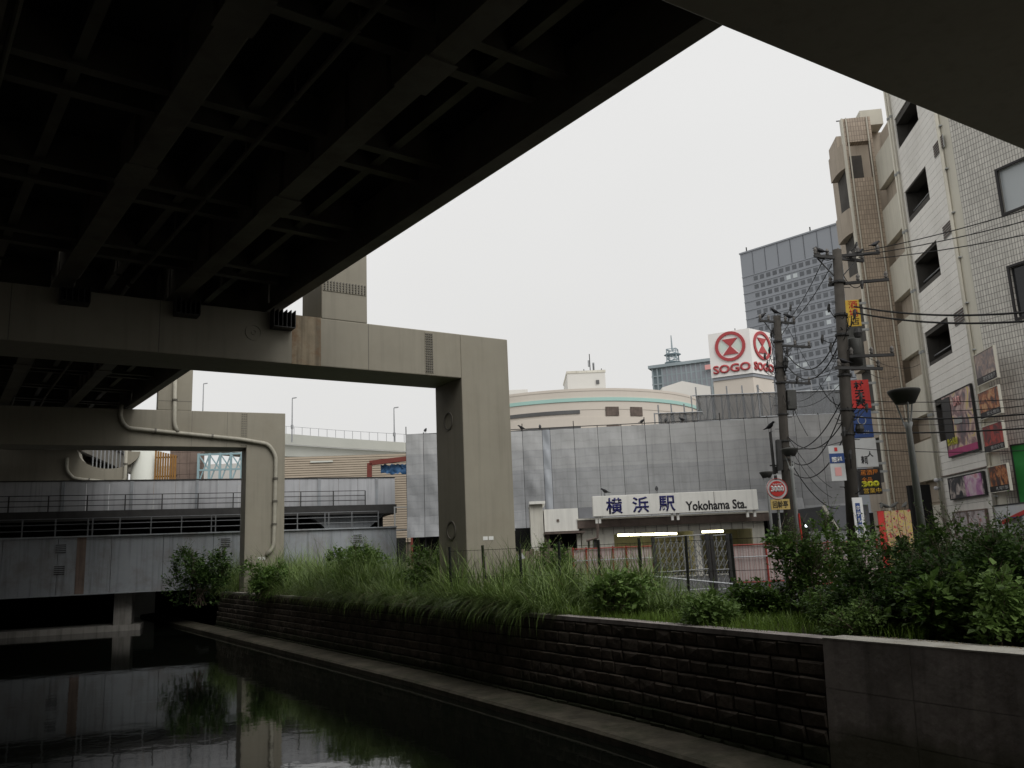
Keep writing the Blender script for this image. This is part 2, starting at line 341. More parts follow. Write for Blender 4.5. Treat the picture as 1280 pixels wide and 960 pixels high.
mat('pole_concrete', (0.055, 0.049, 0.042), 0.9, 0.2, 3, 0.1, 30, streak=0.25)
mat('wire_black', (0.014, 0.014, 0.014), 0.7, 0.1, 3)
mat('insulator', (0.13, 0.12, 0.11), 0.35, 0.1, 5)
mat('lamp_grey', (0.33, 0.34, 0.33), 0.5, 0.12, 3, streak=0.15)
mat('lamp_bowl', (0.055, 0.055, 0.05), 0.6, 0.2, 3)
mat('crow_black', (0.012, 0.012, 0.014), 0.55, 0.2, 10)
mat('pigeon_white', (0.55, 0.55, 0.56), 0.7, 0.15, 12)
mat('barrier_red', (0.30, 0.045, 0.035), 0.55, 0.15, 3)
mat('barrier_pink', (0.47, 0.40, 0.38), 0.75, 0.10, 1.5, streak=0.2)
mat('gate_steel', (0.24, 0.245, 0.245), 0.45, 0.25, 4, metal=0.2)
mat('fence_black', (0.018, 0.02, 0.018), 0.6, 0.2, 3)
mat('yellow', (0.62, 0.40, 0.05), 0.45, 0.08, 2)
mat('ochre', (0.55, 0.40, 0.14), 0.5, 0.08, 2)
mat('red', (0.50, 0.035, 0.03), 0.45, 0.1, 2)
mat('blue', (0.03, 0.065, 0.20), 0.45, 0.15, 2)
mat('poster_white', (0.55, 0.56, 0.55), 0.5, 0.06, 2)
mat('poster_black', (0.02, 0.018, 0.018), 0.45, 0.2, 2)
mat('orange', (0.62, 0.20, 0.03), 0.5, 0.2, 3)
mat('lime', (0.60, 0.58, 0.04), 0.5, 0.1, 3)
mat('magenta', (0.40, 0.05, 0.16), 0.5, 0.1, 3)
mat('green', (0.03, 0.22, 0.05), 0.5, 0.1, 3)
mat('lettering_white', (0.68, 0.68, 0.66), 0.5, 0.03, 3)
mat('lettering_grey', (0.33, 0.33, 0.32), 0.5, 0.03, 3)
printmat('print_food', [(0.30, (0.03, 0.025, 0.03)), (0.45, (0.10, 0.035, 0.02)), (0.55, (0.42, 0.13, 0.04)), (0.68, (0.55, 0.33, 0.16))], 2.6)
printmat('print_red', [(0.30, (0.035, 0.02, 0.02)), (0.46, (0.22, 0.02, 0.018)), (0.6, (0.50, 0.05, 0.03)), (0.7, (0.25, 0.10, 0.06))], 2.2)
printmat('print_grey', [(0.30, (0.07, 0.06, 0.065)), (0.46, (0.17, 0.13, 0.13)), (0.58, (0.30, 0.2, 0.16)), (0.7, (0.42, 0.35, 0.28))], 2.2)
printmat('print_bar', [(0.30, (0.06, 0.07, 0.09)), (0.45, (0.25, 0.14, 0.14)), (0.54, (0.58, 0.42, 0.38)), (0.66, (0.60, 0.46, 0.12))], 1.2)
printmat('print_night', [(0.35, (0.012, 0.012, 0.015)), (0.52, (0.05, 0.05, 0.06)), (0.62, (0.5, 0.42, 0.38)), (0.72, (0.6, 0.58, 0.56))], 1.7)
printmat('print_violet', [(0.30, (0.30, 0.06, 0.28)), (0.48, (0.55, 0.30, 0.45)), (0.6, (0.68, 0.58, 0.62)), (0.75, (0.6, 0.2, 0.25))], 1.4)
printmat('print_pale', [(0.35, (0.16, 0.11, 0.10)), (0.47, (0.50, 0.44, 0.44)), (0.6, (0.60, 0.58, 0.58)), (0.72, (0.45, 0.12, 0.12))], 1.8)
printmat('print_crates', [(0.36, (0.35, 0.04, 0.03)), (0.46, (0.42, 0.30, 0.20)), (0.54, (0.50, 0.38, 0.05)), (0.62, (0.32, 0.28, 0.26)), (0.7, (0.5, 0.1, 0.06))], 6)

def leafmat(name, c1, c2, rough=0.55, tr=0.25):
    m = bpy.data.materials.new(name); m.use_nodes = True; M[name] = m
    n = m.node_tree.nodes; l = m.node_tree.links.new; b = n['Principled BSDF']; b.inputs['Roughness'].default_value = rough; b.inputs['Specular IOR Level'].default_value = 0.25
    g = n.new('ShaderNodeNewGeometry'); r = n.new('ShaderNodeValToRGB')
    r.color_ramp.elements[0].color = (*c1, 1); r.color_ramp.elements[1].color = (*c2, 1)
    l(g.outputs['Random Per Island'], r.inputs[0]); l(r.outputs[0], b.inputs['Base Color'])
    t = n.new('ShaderNodeBsdfTranslucent'); l(r.outputs[0], t.inputs['Color'])
    x = n.new('ShaderNodeMixShader'); x.inputs[0].default_value = tr; o = n['Material Output']
    l(b.outputs[0], x.inputs[1]); l(t.outputs[0], x.inputs[2]); l(x.outputs[0], o.inputs['Surface'])
leafmat('grass_tall', (0.07, 0.12, 0.026), (0.24, 0.33, 0.10), 0.42)
leafmat('grass_low', (0.09, 0.16, 0.02), (0.20, 0.31, 0.05))
leafmat('leaf_dark', (0.028, 0.06, 0.014), (0.085, 0.15, 0.035))
leafmat('leaf_mid', (0.05, 0.10, 0.02), (0.14, 0.23, 0.05))
leafmat('leaf_light', (0.09, 0.16, 0.035), (0.20, 0.30, 0.085))
leafmat('straw', (0.22, 0.18, 0.10), (0.40, 0.34, 0.22))
# ================================================================ water, ground, canal banks
def water_mat():
    m = bpy.data.materials.new('canal_water'); m.use_nodes = True; M['water'] = m
    n = m.node_tree.nodes; l = m.node_tree.links.new; b = n['Principled BSDF']
    b.inputs['Base Color'].default_value = (0.006, 0.007, 0.005, 1); b.inputs['Roughness'].default_value = 0.035; b.inputs['IOR'].default_value = 1.33
    g = n.new('ShaderNodeNewGeometry'); z = n.new('ShaderNodeTexNoise'); z.inputs['Scale'].default_value = 1.6; z.inputs['Detail'].default_value = 3
    z2 = n.new('ShaderNodeTexNoise'); z2.inputs['Scale'].default_value = 0.25; z2.inputs['Detail'].default_value = 2
    l(g.outputs['Position'], z.inputs['Vector']); l(g.outputs['Position'], z2.inputs['Vector'])
    a = n.new('ShaderNodeMath'); a.operation = 'ADD'; l(z.outputs['Fac'], a.inputs[0]); l(z2.outputs['Fac'], a.inputs[1])
    bp = n.new('ShaderNodeBump'); bp.inputs['Strength'].default_value = 0.06; bp.inputs['Distance'].default_value = 0.05
    l(a.outputs[0], bp.inputs['Height']); l(bp.outputs[0], b.inputs['Normal'])
water_mat()
ZW = -2.1
tag(MB().add([(-400, -60, ZW), (60, -60, ZW), (60, 260, ZW), (-400, 260, ZW)], [(0, 1, 2, 3)]).build('water', 'water'), 'dark still canal water mirroring the bridge columns', kind='structure')

WP = [(15.5, -6.0), (9.0, 6.2), (6.35, 11.0), (4.75, 13.9), (2.2, 18.7), (-2.3, 26.4), (-9.6, 38.0), (-17.2, 50.0), (-31, 72.0), (-62, 122)]
WP = [Vector((x, y, 0)) for x, y in WP]
def wall_at(s, pts):
    for a, b in zip(pts, pts[1:]):
        d = (b - a).length
        if s <= d or b is pts[-1]: return a + (b - a) * (s / d), (b - a).normalized()
        s -= d
def canal_n(t): return Vector((-t.y, t.x, 0))          # towards the water
def offs(pts, k):                                       # polyline shifted k metres towards the water
    out = []
    for i, p in enumerate(pts):
        t = (pts[min(i + 1, len(pts) - 1)] - pts[max(i - 1, 0)]).normalized(); out.append(p + canal_n(t) * k)
    return out
def ribbon(mb, secs):                                    # secs: list of rings (same length) -> closed skin
    n = len(secs[0]); k = len(mb.v)
    for r_ in secs: mb.v += [tuple(p) for p in r_]
    for i in range(len(secs) - 1):
        for j in range(n): mb.f.append((k + i * n + j, k + i * n + (j + 1) % n, k + (i + 1) * n + (j + 1) % n, k + (i + 1) * n + j))
    mb.f.append(tuple(range(k, k + n))); mb.f.append(tuple(range(k + (len(secs) - 1) * n, k + len(secs) * n)))
    return mb
def strip(pts, prof):                                    # prof: (offset towards water, z)
    secs = []
    for i, p in enumerate(pts):
        t = (pts[min(i + 1, len(pts) - 1)] - pts[max(i - 1, 0)]).normalized(); c = canal_n(t)
        secs.append([p + c * o + Vector((0, 0, z)) for o, z in prof])
    return ribbon(MB(), secs)

gp = [(p.x, p.y) for p in offs(WP, -0.30)]
mb = MB(); pl = gp + [(-150, 300), (-300, 900), (900, 900), (900, -60), (40, -60)]
tag(mb.add([(x, y, -0.04) for x, y in pl], [tuple(range(len(pl)))]).build('ground', 'soil'), 'dark soil of the right bank', kind='structure')
rd = [(p.x, p.y) for p in offs(WP[1:8], -5.2)]
pl = rd + [(-6, 58), (120, 58), (120, -10), (19, -10)]
tag(MB().add([(x, y, 0.0) for x, y in pl], [tuple(range(len(pl)))]).build('road', 'asphalt'), 'grey asphalt street in front of the station', kind='structure')
LB = [Vector((-1.2, -2.2, 0)) + Vector((-0.5, 0.866, 0)) * s for s in (-40, 0, 40, 90, 160)]
lb = [(p.x, p.y) for p in LB]
pl = lb + [(-300, 260), (-300, -60)]
tag(MB().add([(x, y, -0.03) for x, y in pl], [tuple(range(len(pl)))]).build('ground_left_bank', 'asphalt'), 'paved left bank of the canal', kind='structure')
tag(strip(LB, [(0, 0), (0.4, 0), (0.4, -3.2), (0, -3.2)]).build('canal_wall', 'concrete'), 'concrete wall of the left canal bank', kind='structure')
tag(strip(LB, [(3.0, -.05), (3.6, -.05), (3.6, 9.5), (3.0, 9.5)]).build('left_blocking_wall', 'wall_concrete'), 'unseen tall wall added along the left bank to block light', kind='structure')  # added out of view to keep light from coming in under the deck
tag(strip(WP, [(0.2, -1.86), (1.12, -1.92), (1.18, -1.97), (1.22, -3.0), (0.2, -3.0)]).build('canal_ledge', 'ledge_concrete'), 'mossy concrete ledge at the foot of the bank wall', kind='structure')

# stone retaining wall
SW = [Vector((4.75, 13.9, 0)), *WP[4:8]]
LEN = sum((b - a).length for a, b in zip(SW, SW[1:]))
sw = thing('stone_retaining_wall', 'dark coursed stone retaining wall below the grassy canal bank', 'wall')
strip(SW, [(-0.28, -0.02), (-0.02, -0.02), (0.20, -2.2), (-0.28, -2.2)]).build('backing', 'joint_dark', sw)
strip(SW, [(-0.30, -0.02), (0.05, -0.02), (0.05, 0.07), (-0.30, 0.07)]).build('coping', 'wall_concrete', sw)
def block(rr):
    j = lambda a: rr.uniform(-a, a)
    v = [(-.5, 0, -.5), (.5, 0, -.5), (.5, 0, .5), (-.5, 0, .5)]
    f = [(x * .88 + j(.05), -.035 + j(.02), z * .80 + j(.06)) for x, _, z in v]
    c = (j(.2), -.045 + j(.015), j(.2))
    return MB().add(v + f + [c], [(0, 1, 5, 4), (1, 2, 6, 5), (2, 3, 7, 6), (3, 0, 4, 7), (4, 5, 8), (5, 6, 8), (6, 7, 8), (7, 4, 8)])
rr = random.Random(3); BV = [mesh_of(block(rr), 'stone', 'bank_stone') for _ in range(8)]
rows = 8; rh = 2.0 / rows; cand = []
for j in range(rows):
    s = 0.0
    zc = -0.03 - rh * (j + 0.5)
    while s < LEN:
        wd = rr.uniform(0.36, 0.62); cand.append((s + wd / 2, wd, zc, j)); s += wd
cand.sort(key=lambda c: c[0]); far = MB()
for k, (s, wd, zc, j) in enumerate(cand):
    p, t = wall_at(s, SW); n = canal_n(t); off = 0.0 + (-zc) * 0.10
    P = p + n * off + Vector((0, 0, zc)); rz = math.atan2(-t.y, -t.x)
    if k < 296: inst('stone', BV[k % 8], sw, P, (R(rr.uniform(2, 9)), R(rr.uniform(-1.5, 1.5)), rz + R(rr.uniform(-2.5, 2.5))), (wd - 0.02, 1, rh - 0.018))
    else:
        m = BV[k % 8]; Mx = Matrix.Translation(P) @ Matrix.Rotation(rz, 4, 'Z') @ Matrix.Rotation(R(5.5), 4, 'X') @ Matrix.Diagonal((wd - 0.02, 1, rh - 0.018, 1))
        far.add([Mx @ v.co for v in m.vertices], [tuple(q.vertices) for q in m.polygons])
tag(far.build('far_stones', 'bank_stone', sw), kind='stuff')

# concrete wall, nearer the viewer, cast in lifts
CW = [Vector((15.5, -6, 0)), *WP[1:3], Vector((4.75, 13.9, 0))]
cw = thing('concrete_retaining_wall', 'bare concrete retaining wall section at the right with pale top', 'wall')
d0 = (WP[2] - CW[-1]).normalized()
def cwall(s): # distance from the stone wall end towards the viewer
    a = CW[::-1]
    return wall_at(s, a)
edges = [0.0, 1.55, 4.1, 6.9, 9.7, 12.5, 15.3, 18.1]
for a, b in zip(edges, edges[1:]):
    for z0, z1 in ((-0.66, 0.06), (-1.28, -0.668), (-2.4, -1.288)):
        p, t = cwall(a + 0.004); q, _ = cwall(b - 0.004); n = Vector((t.y, -t.x, 0))
        o0, o1 = 0.06 - z1 * 0.06, 0.06 - z0 * 0.06
        v = [p + n * o1 + Vector((0, 0, z0)), q + n * o1 + Vector((0, 0, z0)), q + n * o0 + Vector((0, 0, z1)), p + n * o0 + Vector((0, 0, z1)),
             p - n * .42 + Vector((0, 0, z0)), q - n * .42 + Vector((0, 0, z0)), q - n * .42 + Vector((0, 0, z1)), p - n * .42 + Vector((0, 0, z1))]
        MB().add(v, [(0, 1, 2, 3), (7, 6, 5, 4), (0, 4, 5, 1), (1, 5, 6, 2), (2, 6, 7, 3), (3, 7, 4, 0)]).build('panel', 'wall_concrete', cw)
strip(CW, [(-1.0, -0.05), (-0.425, -0.05), (-0.425, 0.055), (-1.0, 0.03)]).build('back_strip', 'wall_top', cw)
strip(CW, [(-0.424, 0.062), (0.06, 0.062), (0.06, 0.085), (-0.424, 0.085)]).build('coping', 'wall_top', cw)
strip(CW, [(-0.42, -2.3), (0.02, -2.3), (-0.0, 0.0), (-0.42, 0.0)]).build('core', 'joint_dark', cw)

# ================================================================ elevated road: portal frames
def bolts(mb, x0, x1, z0, z1, nx, nz, y, r=0.03):
    for i in range(nx):
        for j in range(nz):
            cx = x0 + (x1 - x0) * i / max(nx - 1, 1); cz = z0 + (z1 - z0) * j / max(nz - 1, 1)
            k = len(mb.v); mb.v += [(cx + r * math.cos(a), y, cz + r * math.sin(a)) for a in (math.pi / 3 * q for q in range(6))]
            mb.v += [(cx + r * math.cos(a), y - 0.03, cz + r * math.sin(a)) for a in (math.pi / 3 * q for q in range(6))]
            mb.f.append(tuple(range(k + 6, k + 12))); mb.f += [(k + q, k + (q + 1) % 6, k + 6 + (q + 1) % 6, k + 6 + q) for q in range(6)]
    return mb
def splice(parent, x0, x1, z0, z1, nx, nz):
    p = box(x0, x1, -0.016, 0, z0, z1).build('splice_plate', 'beige_paint', parent)
    tag(bolts(MB(), x0 + .05, x1 - .05, z0 + .06, z1 - .06, nx, nz, -0.016).build('bolts', 'bolt_steel', p), kind='stuff')
def portal(label, F, zb, zt, cw_, cdp, left, post, posttop):
    f = fthing('portal_frame', label, 'bridge pier', F, 'portal frames carrying the elevated road')
    box(0, cw_, 0, cdp, -0.6, zt).build('column', 'beige_paint', f, bevel=0.03)
    box(-left, -0.001, 0, cdp, zb, zt).build('cross_beam', 'beige_paint', f, bevel=0.03)
    if post:
        box(post[0], post[1], 0.004, cdp - .1, zt, posttop).build('post', 'beige_paint', f, bevel=0.03)
    return f
A1 = Fr((-1.69, 28.0), 32.7)
f1 = portal('large beige steel portal frame with tall column standing in the bank grass', A1, 7.42, 8.95, 1.89, 1.95, 27, (-4.9, -3.38), 18)
splice(f1, -1.36, -1.05, 7.5, 8.88, 4, 16)
splice(f1, -4.86, -3.42, 9.86, 10.22, 14, 4)
box(-3.36, -3.34, -0.004, 0, 7.43, 8.94).build('weld_seam', 'bolt_steel', f1)
for x in (-9.6, -13.2): box(x, x + .02, -0.004, 0, 7.43, 8.94).build('weld_seam', 'bolt_steel', f1)
tag(box(-5.83, -4.92, -0.006, 0.2, 7.425, 8.96).build('stained_panel', 'rust_panel', f1), 'rust streaked end panel of the beam')
def fins(parent, x0, x1, z0, z1, n=6, dep=0.42):
    b = MB().box(x0, x1, -0.05, -0.004, z0, z1).box(x0, x1, -dep, -0.05, z0, z0 + .03).build('bearing_bracket', 'dark_steel', parent)
    for i in range(n):
        x = x0 + (x1 - x0) * i / (n - 1); box(x - .012, x + .012, -dep, -0.05, z0 + .03, z1).build('fin', 'dark_steel', b)
fins(f1, -6.5, -5.86, 8.42, 8.97)
MB().ring(-6.98, 8.28, 0.20, 0.25, -0.02, 0.0).ring(-6.98, 8.28, 0.05, 0.08, -0.02, 0.0).build('round_hatch', 'beige_paint', f1)
fins(f1, -9.25, -8.6, 8.5, 8.97); fins(f1, -12.1, -11.4, 8.5, 8.97); fins(f1, -15.0, -14.3, 8.5, 8.97)
# hatch rings on the canal side of the column
for z in (6.1, 2.4):
    h = MB().ring(0, 0, 0.27, 0.31, -0.03, 0.0).build('round_hatch', 'bolt_steel', f1); h.location = (0, 1.0, z); h.rotation_euler = (0, 0, R(-90))
pl_ = box(0.62, 0.80, -0.012, 0, 2.02, 2.14).build('number_plate', 'lettering_white', f1); box(0.84, 1.02, -0.012, 0, 2.02, 2.14).build('number_plate', 'lettering_white', f1)

P2 = az(308, 559, 7.9)
A2 = Fr((P2.x, P2.y), 25.0)
K = 1.069
f2 = portal('smaller beige portal frame beyond with drainpipe down its column', A2, 7.88, 9.86, 2.1, 1.95, 30, (-4.63, -2.9), 19)
splice(f2, -0.3, 0.0, 7.95, 9.8, 3, 14)
for x in (-2.88, -1.05): box(x, x + .02, -0.004, 0, 7.9, 9.85).build('weld_seam', 'bolt_steel', f2)
box(-4.6, -2.92, -0.004, 0.003, 10.35, 10.37).build('weld_seam', 'bolt_steel', f2)
def pipe(parent, F, pxs, r, yo=-0.13, name='drain_pipe', material='pipe_pvc', brackets=True):
    pts = []
    for x, y in pxs:
        a, z = F.lp(x, y, yo); pts.append(Vector((a, yo, z)))
    sm = [pts[0]]
    for i in range(1, len(pts) - 1):                     # round the bends
        p, q, n_ = pts[i - 1], pts[i], pts[i + 1]
        e = min(0.3, (q - p).length * .45, (n_ - q).length * .45); a = q + (p - q).normalized() * e; b = q + (n_ - q).normalized() * e
        sm += [a * (1 - u) ** 2 + q * 2 * u * (1 - u) + b * u * u for u in (0, .33, .66, 1)]
    sm.append(pts[-1])
    o = MB().tube(sm, r, 10).build(name, material, parent, smooth=True)
    if brackets:
        for p, q in zip(pts, pts[1:]):
            k = int((q - p).length // 1.6)
            for i in range(1, k + 1):
                c = p + (q - p) * (i / (k + 1)); d = (q - p).normalized()
                MB().tube([c - d * .05, c + d * .05], r * 1.35, 10).build('bracket', 'bolt_steel', o)
    return o
pipe(f2, A2, [(152, 506), (150, 522), (158, 535), (230, 542), (300, 549), (336, 555), (345, 570), (342, 684), (333, 694)], 0.11)
pipe(f2, A2, [(219, 470), (218, 530), (222, 540)], 0.11, yo=-0.16)
for x in (0.72, 0.95): box(x, x + .16, -0.012, 0, 1.75, 1.9).build('number_plate', 'lettering_white', f2)

P3 = az(158, 601, 8.3)
A3 = Fr((P3.x, P3.y), 19)
f3 = fthing('portal_frame', 'farthest pale pier with round white column and haunched beam', 'bridge pier', A3, 'portal frames carrying the elevated road')
MB().lathe([(1.1, -2.6), (1.1, 11.6)], (1.25, 1.2, 0), 24).build('column', 'viaduct_white', f3, smooth=True)
mbq = MB(); arc = [(-0.4 - 2.2 * math.cos(a), 10.6 - 1.35 * math.sin(a)) for a in [math.pi * k / 12 for k in range(0, 13)]]
MB().prismy([(-24, 8.3), (-0.05, 8.3), (-0.05, 10.6)] + [(x - .9, z) for x, z in reversed(arc)] + [(-3.6, 10.6), (-3.6, 10.74), (-24, 10.74)], 0, 1.8).build('cross_beam', 'beige_paint', f3)
pipe(f3, A3, [(84, 572), (83, 588), (92, 598), (150, 604), (156, 600), (158, 560)], 0.13, yo=-0.15)
for i in range(9): box(-2.6 + i * .28, -2.53 + i * .28, 0.8, 0.95, 9.0, 10.9).build('slat', 'galvanised', f3)

E0 = az(903, 32, 7.42)
q0 = az(1280, 188, 7.42) + A1.x * 1.7 - A1.y * 2.7
A0 = Fr((q0.x, q0.y), 32.7)
f0 = portal('near overhead beige cross beam of portal frame seen from below', A0, 7.42, 8.95, 1.9, 2.7, 30, None, 0)

# ================================================================ elevated road: deck spans
def span(label, Pn, Pf, zn, zf, wide, ncross):
    a = Vector((Pn[0], Pn[1], zn)); b = Vector((Pf[0], Pf[1], zf)); d = b - a; Ln = d.length
    rz = math.atan2(d.y, d.x) - math.pi / 2; tilt = math.asin(d.z / Ln)
    t = thing('road_deck', label, 'bridge deck', a, 0, 'spans of the elevated road'); t.rotation_euler = (tilt, 0, rz)
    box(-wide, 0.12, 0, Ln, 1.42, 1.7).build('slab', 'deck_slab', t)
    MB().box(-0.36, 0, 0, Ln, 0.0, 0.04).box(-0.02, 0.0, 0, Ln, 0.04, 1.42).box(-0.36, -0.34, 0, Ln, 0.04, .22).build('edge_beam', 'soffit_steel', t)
    box(-0.2, 0.1, 0, Ln, 1.704, 2.7).build('parapet', 'beige_paint', t)
    gx = []; x = -3.0
    while x > -wide + 0.5: gx.append(x); x -= 2.92
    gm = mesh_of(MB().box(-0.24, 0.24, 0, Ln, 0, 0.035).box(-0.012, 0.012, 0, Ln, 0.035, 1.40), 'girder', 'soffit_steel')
    sp_ = mesh_of(box(-0.3, 0.3, -0.5, 0.5, -0.03, -0.004), 'splice', 'soffit_steel')
    for g in gx:
        o = inst('girder', gm, t, (g, 0, 0))
        for k in range(1, int(Ln // 6)): inst('splice_plate', sp_, o, (0, k * 6.1, 0))
    sm_ = mesh_of(MB().box(-0.10, 0.10, 0, Ln, 0.72, 0.745).box(-0.01, 0.01, 0, Ln, 0.745, 1.40), 'stringer', 'soffit_steel')
    for g in [-1.5] + [v - 1.46 for v in gx[:-1]]: inst('stringer', sm_, t, (g, 0, 0))
    cm = mesh_of(MB().box(-wide + .1, -0.36, -0.11, 0.11, 0.60, 0.625).box(-wide + .1, -0.36, -0.01, 0.01, 0.625, 1.40), 'cross', 'soffit_steel')
    for k in range(ncross):
        y = Ln * (k + 0.5) / ncross
        inst('cross_beam', cm, t, (0, y - .45, 0)); inst('cross_beam', cm, t, (0, y + .45, 0))
    cd_ = mesh_of(MB().tube([(0, 0.1, 0.42), (0, Ln - .1, 0.42)], 0.055, 8), 'conduit', 'soffit_steel')
    for g in gx[:3]: inst('conduit', cd_, t, (g + .42, 0, 0))
    dp = mesh_of(MB().tube([(0, 0.1, 0.5), (0, Ln - .1, 0.5)], 0.05, 8), 'drain_pipe', 'soffit_steel'); inst('drain_pipe', dp, t, (-4.1, 0, 0))
    hk = mesh_of(MB().bar((0, 0, .4), (0, 0, 1.41), .03), 'hanger', 'soffit_steel')
    for k in range(int(Ln // 2.5)): inst('hanger', hk, t, (-4.1, 1.2 + k * 2.5, 0))
    st_ = mesh_of(box(-.10, .10, -.008, .008, .036, 1.40), 'stiffener', 'soffit_steel')
    for g in gx[:5]:
        for k in range(int(Ln // 1.6)): inst('stiffener', st_, t, (g, .8 + k * 1.6, 0))
    return t
dn = Vector((-0.606, 0.795)); 
eN = az(903, 32, 9.1); eF = az(352, 388, 9.12)
eN2 = Vector((eN.x, eN.y)); eF2 = Vector((eF.x, eF.y)); dd = (eF2 - eN2).normalized()
pA = eN2 - dd * 2.6; pB = eF2 + dd * 1.0
span('long dark deck span overhead with steel girders and cross beams', pA, pB, 9.1, 9.12, 30, 5)
span('deck span behind the nearest cross beam, mostly above the frame', pA - dd * 40.2, pA - dd * 0.08, 9.1, 9.1, 30, 10)
e2 = A2.P + A2.x * A2.lp(165, 507)[0] + A2.y * 1.0
span('second dark deck span seen beneath the large portal frame', pB + dd * .06, (e2.x, e2.y), 9.14, 10.0, 30, 5)
q3 = A3.P + A3.x * -3.4 + A3.y * .9
dd3 = (Vector((q3.x, q3.y)) - Vector((e2.x, e2.y))).normalized()
span('third deck span, farthest, above the rail bridge', (e2.x + dd3.x * .06, e2.y + dd3.y * .06), (q3.x, q3.y), 10.02, 10.75, 26, 5)
q4 = q3 + A3.y * 26 + A3.x * 2
span('fourth deck span, a dark sliver beyond the round white column', (q3.x + dd3.x * .06, q3.y + dd3.y * .06), (q4.x, q4.y), 10.76, 11.2, 26, 4)
# ================================================================ rail bridge across the canal
bl = aY(-70, 700, 49.0); br = aY(496, 690, 57.5)
BF = Fr((bl.x, bl.y), math.degrees(math.atan2(br.y - bl.y, br.x - bl.x))); BLn = (Vector((br.x, br.y)) - Vector((bl.x, bl.y))).length
z1 = BF.lp(250, 667)[1]; z0 = BF.lp(195, 738)[1]
rb = fthing('plate_girder_bridge', 'pale grey plate girder bridge low over the canal', 'bridge', BF)
N = 9
for i in range(N):
    a, b = BLn * i / N, BLn * (i + 1) / N
    pn = box(a + .012, b - .012, 0, 0.3, z0, z1).build('girder_panel', 'girder_paint', rb)
box(0, BLn, -0.16, 0.3, z1 + .002, z1 + .08).build('top_flange', 'girder_paint', rb)
box(0, BLn, -0.12, 0.28, z0 - .06, z0 - .002).build('bottom_flange', 'girder_paint', rb)
for px in (101,): 
    a = BF.lp(px, 700)[0]; tag(box(a - .25, a + .25, -0.02, -0.003, z0, z1).build('cover_strip', 'brick_brown', rb), 'dull brown cover strip on the girder')
for px, py in ((76, 686), (74, 713), (282, 678), (282, 704), (447, 673), (447, 688)):
    a, z = BF.lp(px, py, -.02); v = box(a - .32, a + .32, -0.03, -0.003, z - .28, z + .28).build('vent', 'girder_paint', rb)
    for k in range(5): box(a - .28, a + .28, -0.045, -0.03, z - .25 + k * .11, z - .20 + k * .11).build('slat', 'dark_steel', v)
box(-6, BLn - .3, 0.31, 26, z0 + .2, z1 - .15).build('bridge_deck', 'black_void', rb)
box(-40, BLn + 6, 26.1, 27, -3, z1 - .15).build('far_blocking_wall', 'black_void', rb)  # black end wall added across the canal to block bright sky
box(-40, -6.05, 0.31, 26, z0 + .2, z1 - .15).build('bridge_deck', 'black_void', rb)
pa = BF.lp(152, 760)[0]
box(pa - .55, pa + .45, 1.2, 3.2, -3, z0 + .19).build('pier', 'concrete', rb)
box(pa - 12, pa + 1.0, 0.9, 3.6, -3, -1.75).build('pier_footing', 'concrete', rb)
def railing(name, label, F, L, y, zb, h, step, rails, material, cat='railing', pr=0.035, x0=0.0, dbl=0):
    t = fthing(name, label, cat, F); n = int(L / step)
    pm = mesh_of(box(-pr, pr, -pr, pr, 0, h), 'post', material)
    for i in range(n + 1):
        inst('post', pm, t, (x0 + i * step, y, zb))
        if dbl and i % dbl == 0: inst('post', pm, t, (x0 + i * step + .25, y, zb))
    for r_ in rails: MB().tube([(x0, y, zb + r_), (x0 + n * step, y, zb + r_)], 0.026, 6).build('rail', material, t)
    return t
railing('handrail', 'grey pipe handrail along the top of the low girder bridge', BF, BLn - .6, 0.1, z1 + .08, 1.05, 1.75, (0.35, 0.7, 1.04), 'rail_grey', x0=0.3, dbl=4)
# upper line behind
y2 = 3.4
zt = BF.lp(250, 600, y2)[1]; zm = BF.lp(250, 636, y2)[1]; zs = BF.lp(250, 648, y2)[1]
ub = fthing('upper_rail_bridge', 'dark upper bridge line with grey panel parapet behind the handrail', 'bridge', BF)
L2 = BLn + .6; n2 = 20
for i in range(n2):
    box(L2 * i / n2 + .01, L2 * (i + 1) / n2 - .01, y2, y2 + .12, zm, zt).build('parapet_panel', 'barrier_panel', ub)
    if i % 3 == 1: box(L2 * i / n2 - .1, L2 * i / n2 + .1, y2 - .06, y2 - .004, zm, zt - .02).build('panel_post', 'girder_paint', ub)
box(-.2, L2, y2 - .05, y2 + .2, zt + .002, zt + .07).build('parapet_cap', 'dark_steel', ub)
box(-6, L2, y2 - .5, y2 + 16, zs, zm - .003).build('bridge_deck', 'dark_steel', ub)
box(-6, L2, y2 + 5, y2 + 5.4, z1 + .05, zs - .01).build('void_backing', 'black_void', ub)  # black backing stands in for the shaded void between the bridge lines
a = BF.lp(436, 655, y2)[0]
MB().prismy([(a - 1.0, z1 - .2), (a + 1.0, z1 - .2), (a + 2.6, zs - .01), (a - 2.6, zs - .01)], y2 + .4, y2 + 1.8).build('pier_head', 'girder_paint', ub)
railing('handrail', 'thin dark handrail in front of the grey panel parapet', BF, L2 - .5, y2 - .4, zm, 1.0, 2.2, (0.33, 0.66, 0.99), 'dark_steel', x0=.2)
a, z = BF.lp(502, 648, 0.6); e_ = fthing('equipment_frame', 'small white rectangular frame at the end of the girder bridge', 'frame', BF)
for (xa, xb, za, zb_) in ((a - .5, a - .42, z - .8, z + .8), (a + .42, a + .5, z - .8, z + .8), (a - .42, a + .42, z + .72, z + .8), (a - .42, a + .42, z - .8, z - .72)):
    box(xa, xb, .6, .7, za, zb_).build('frame_bar', 'poster_white', e_)

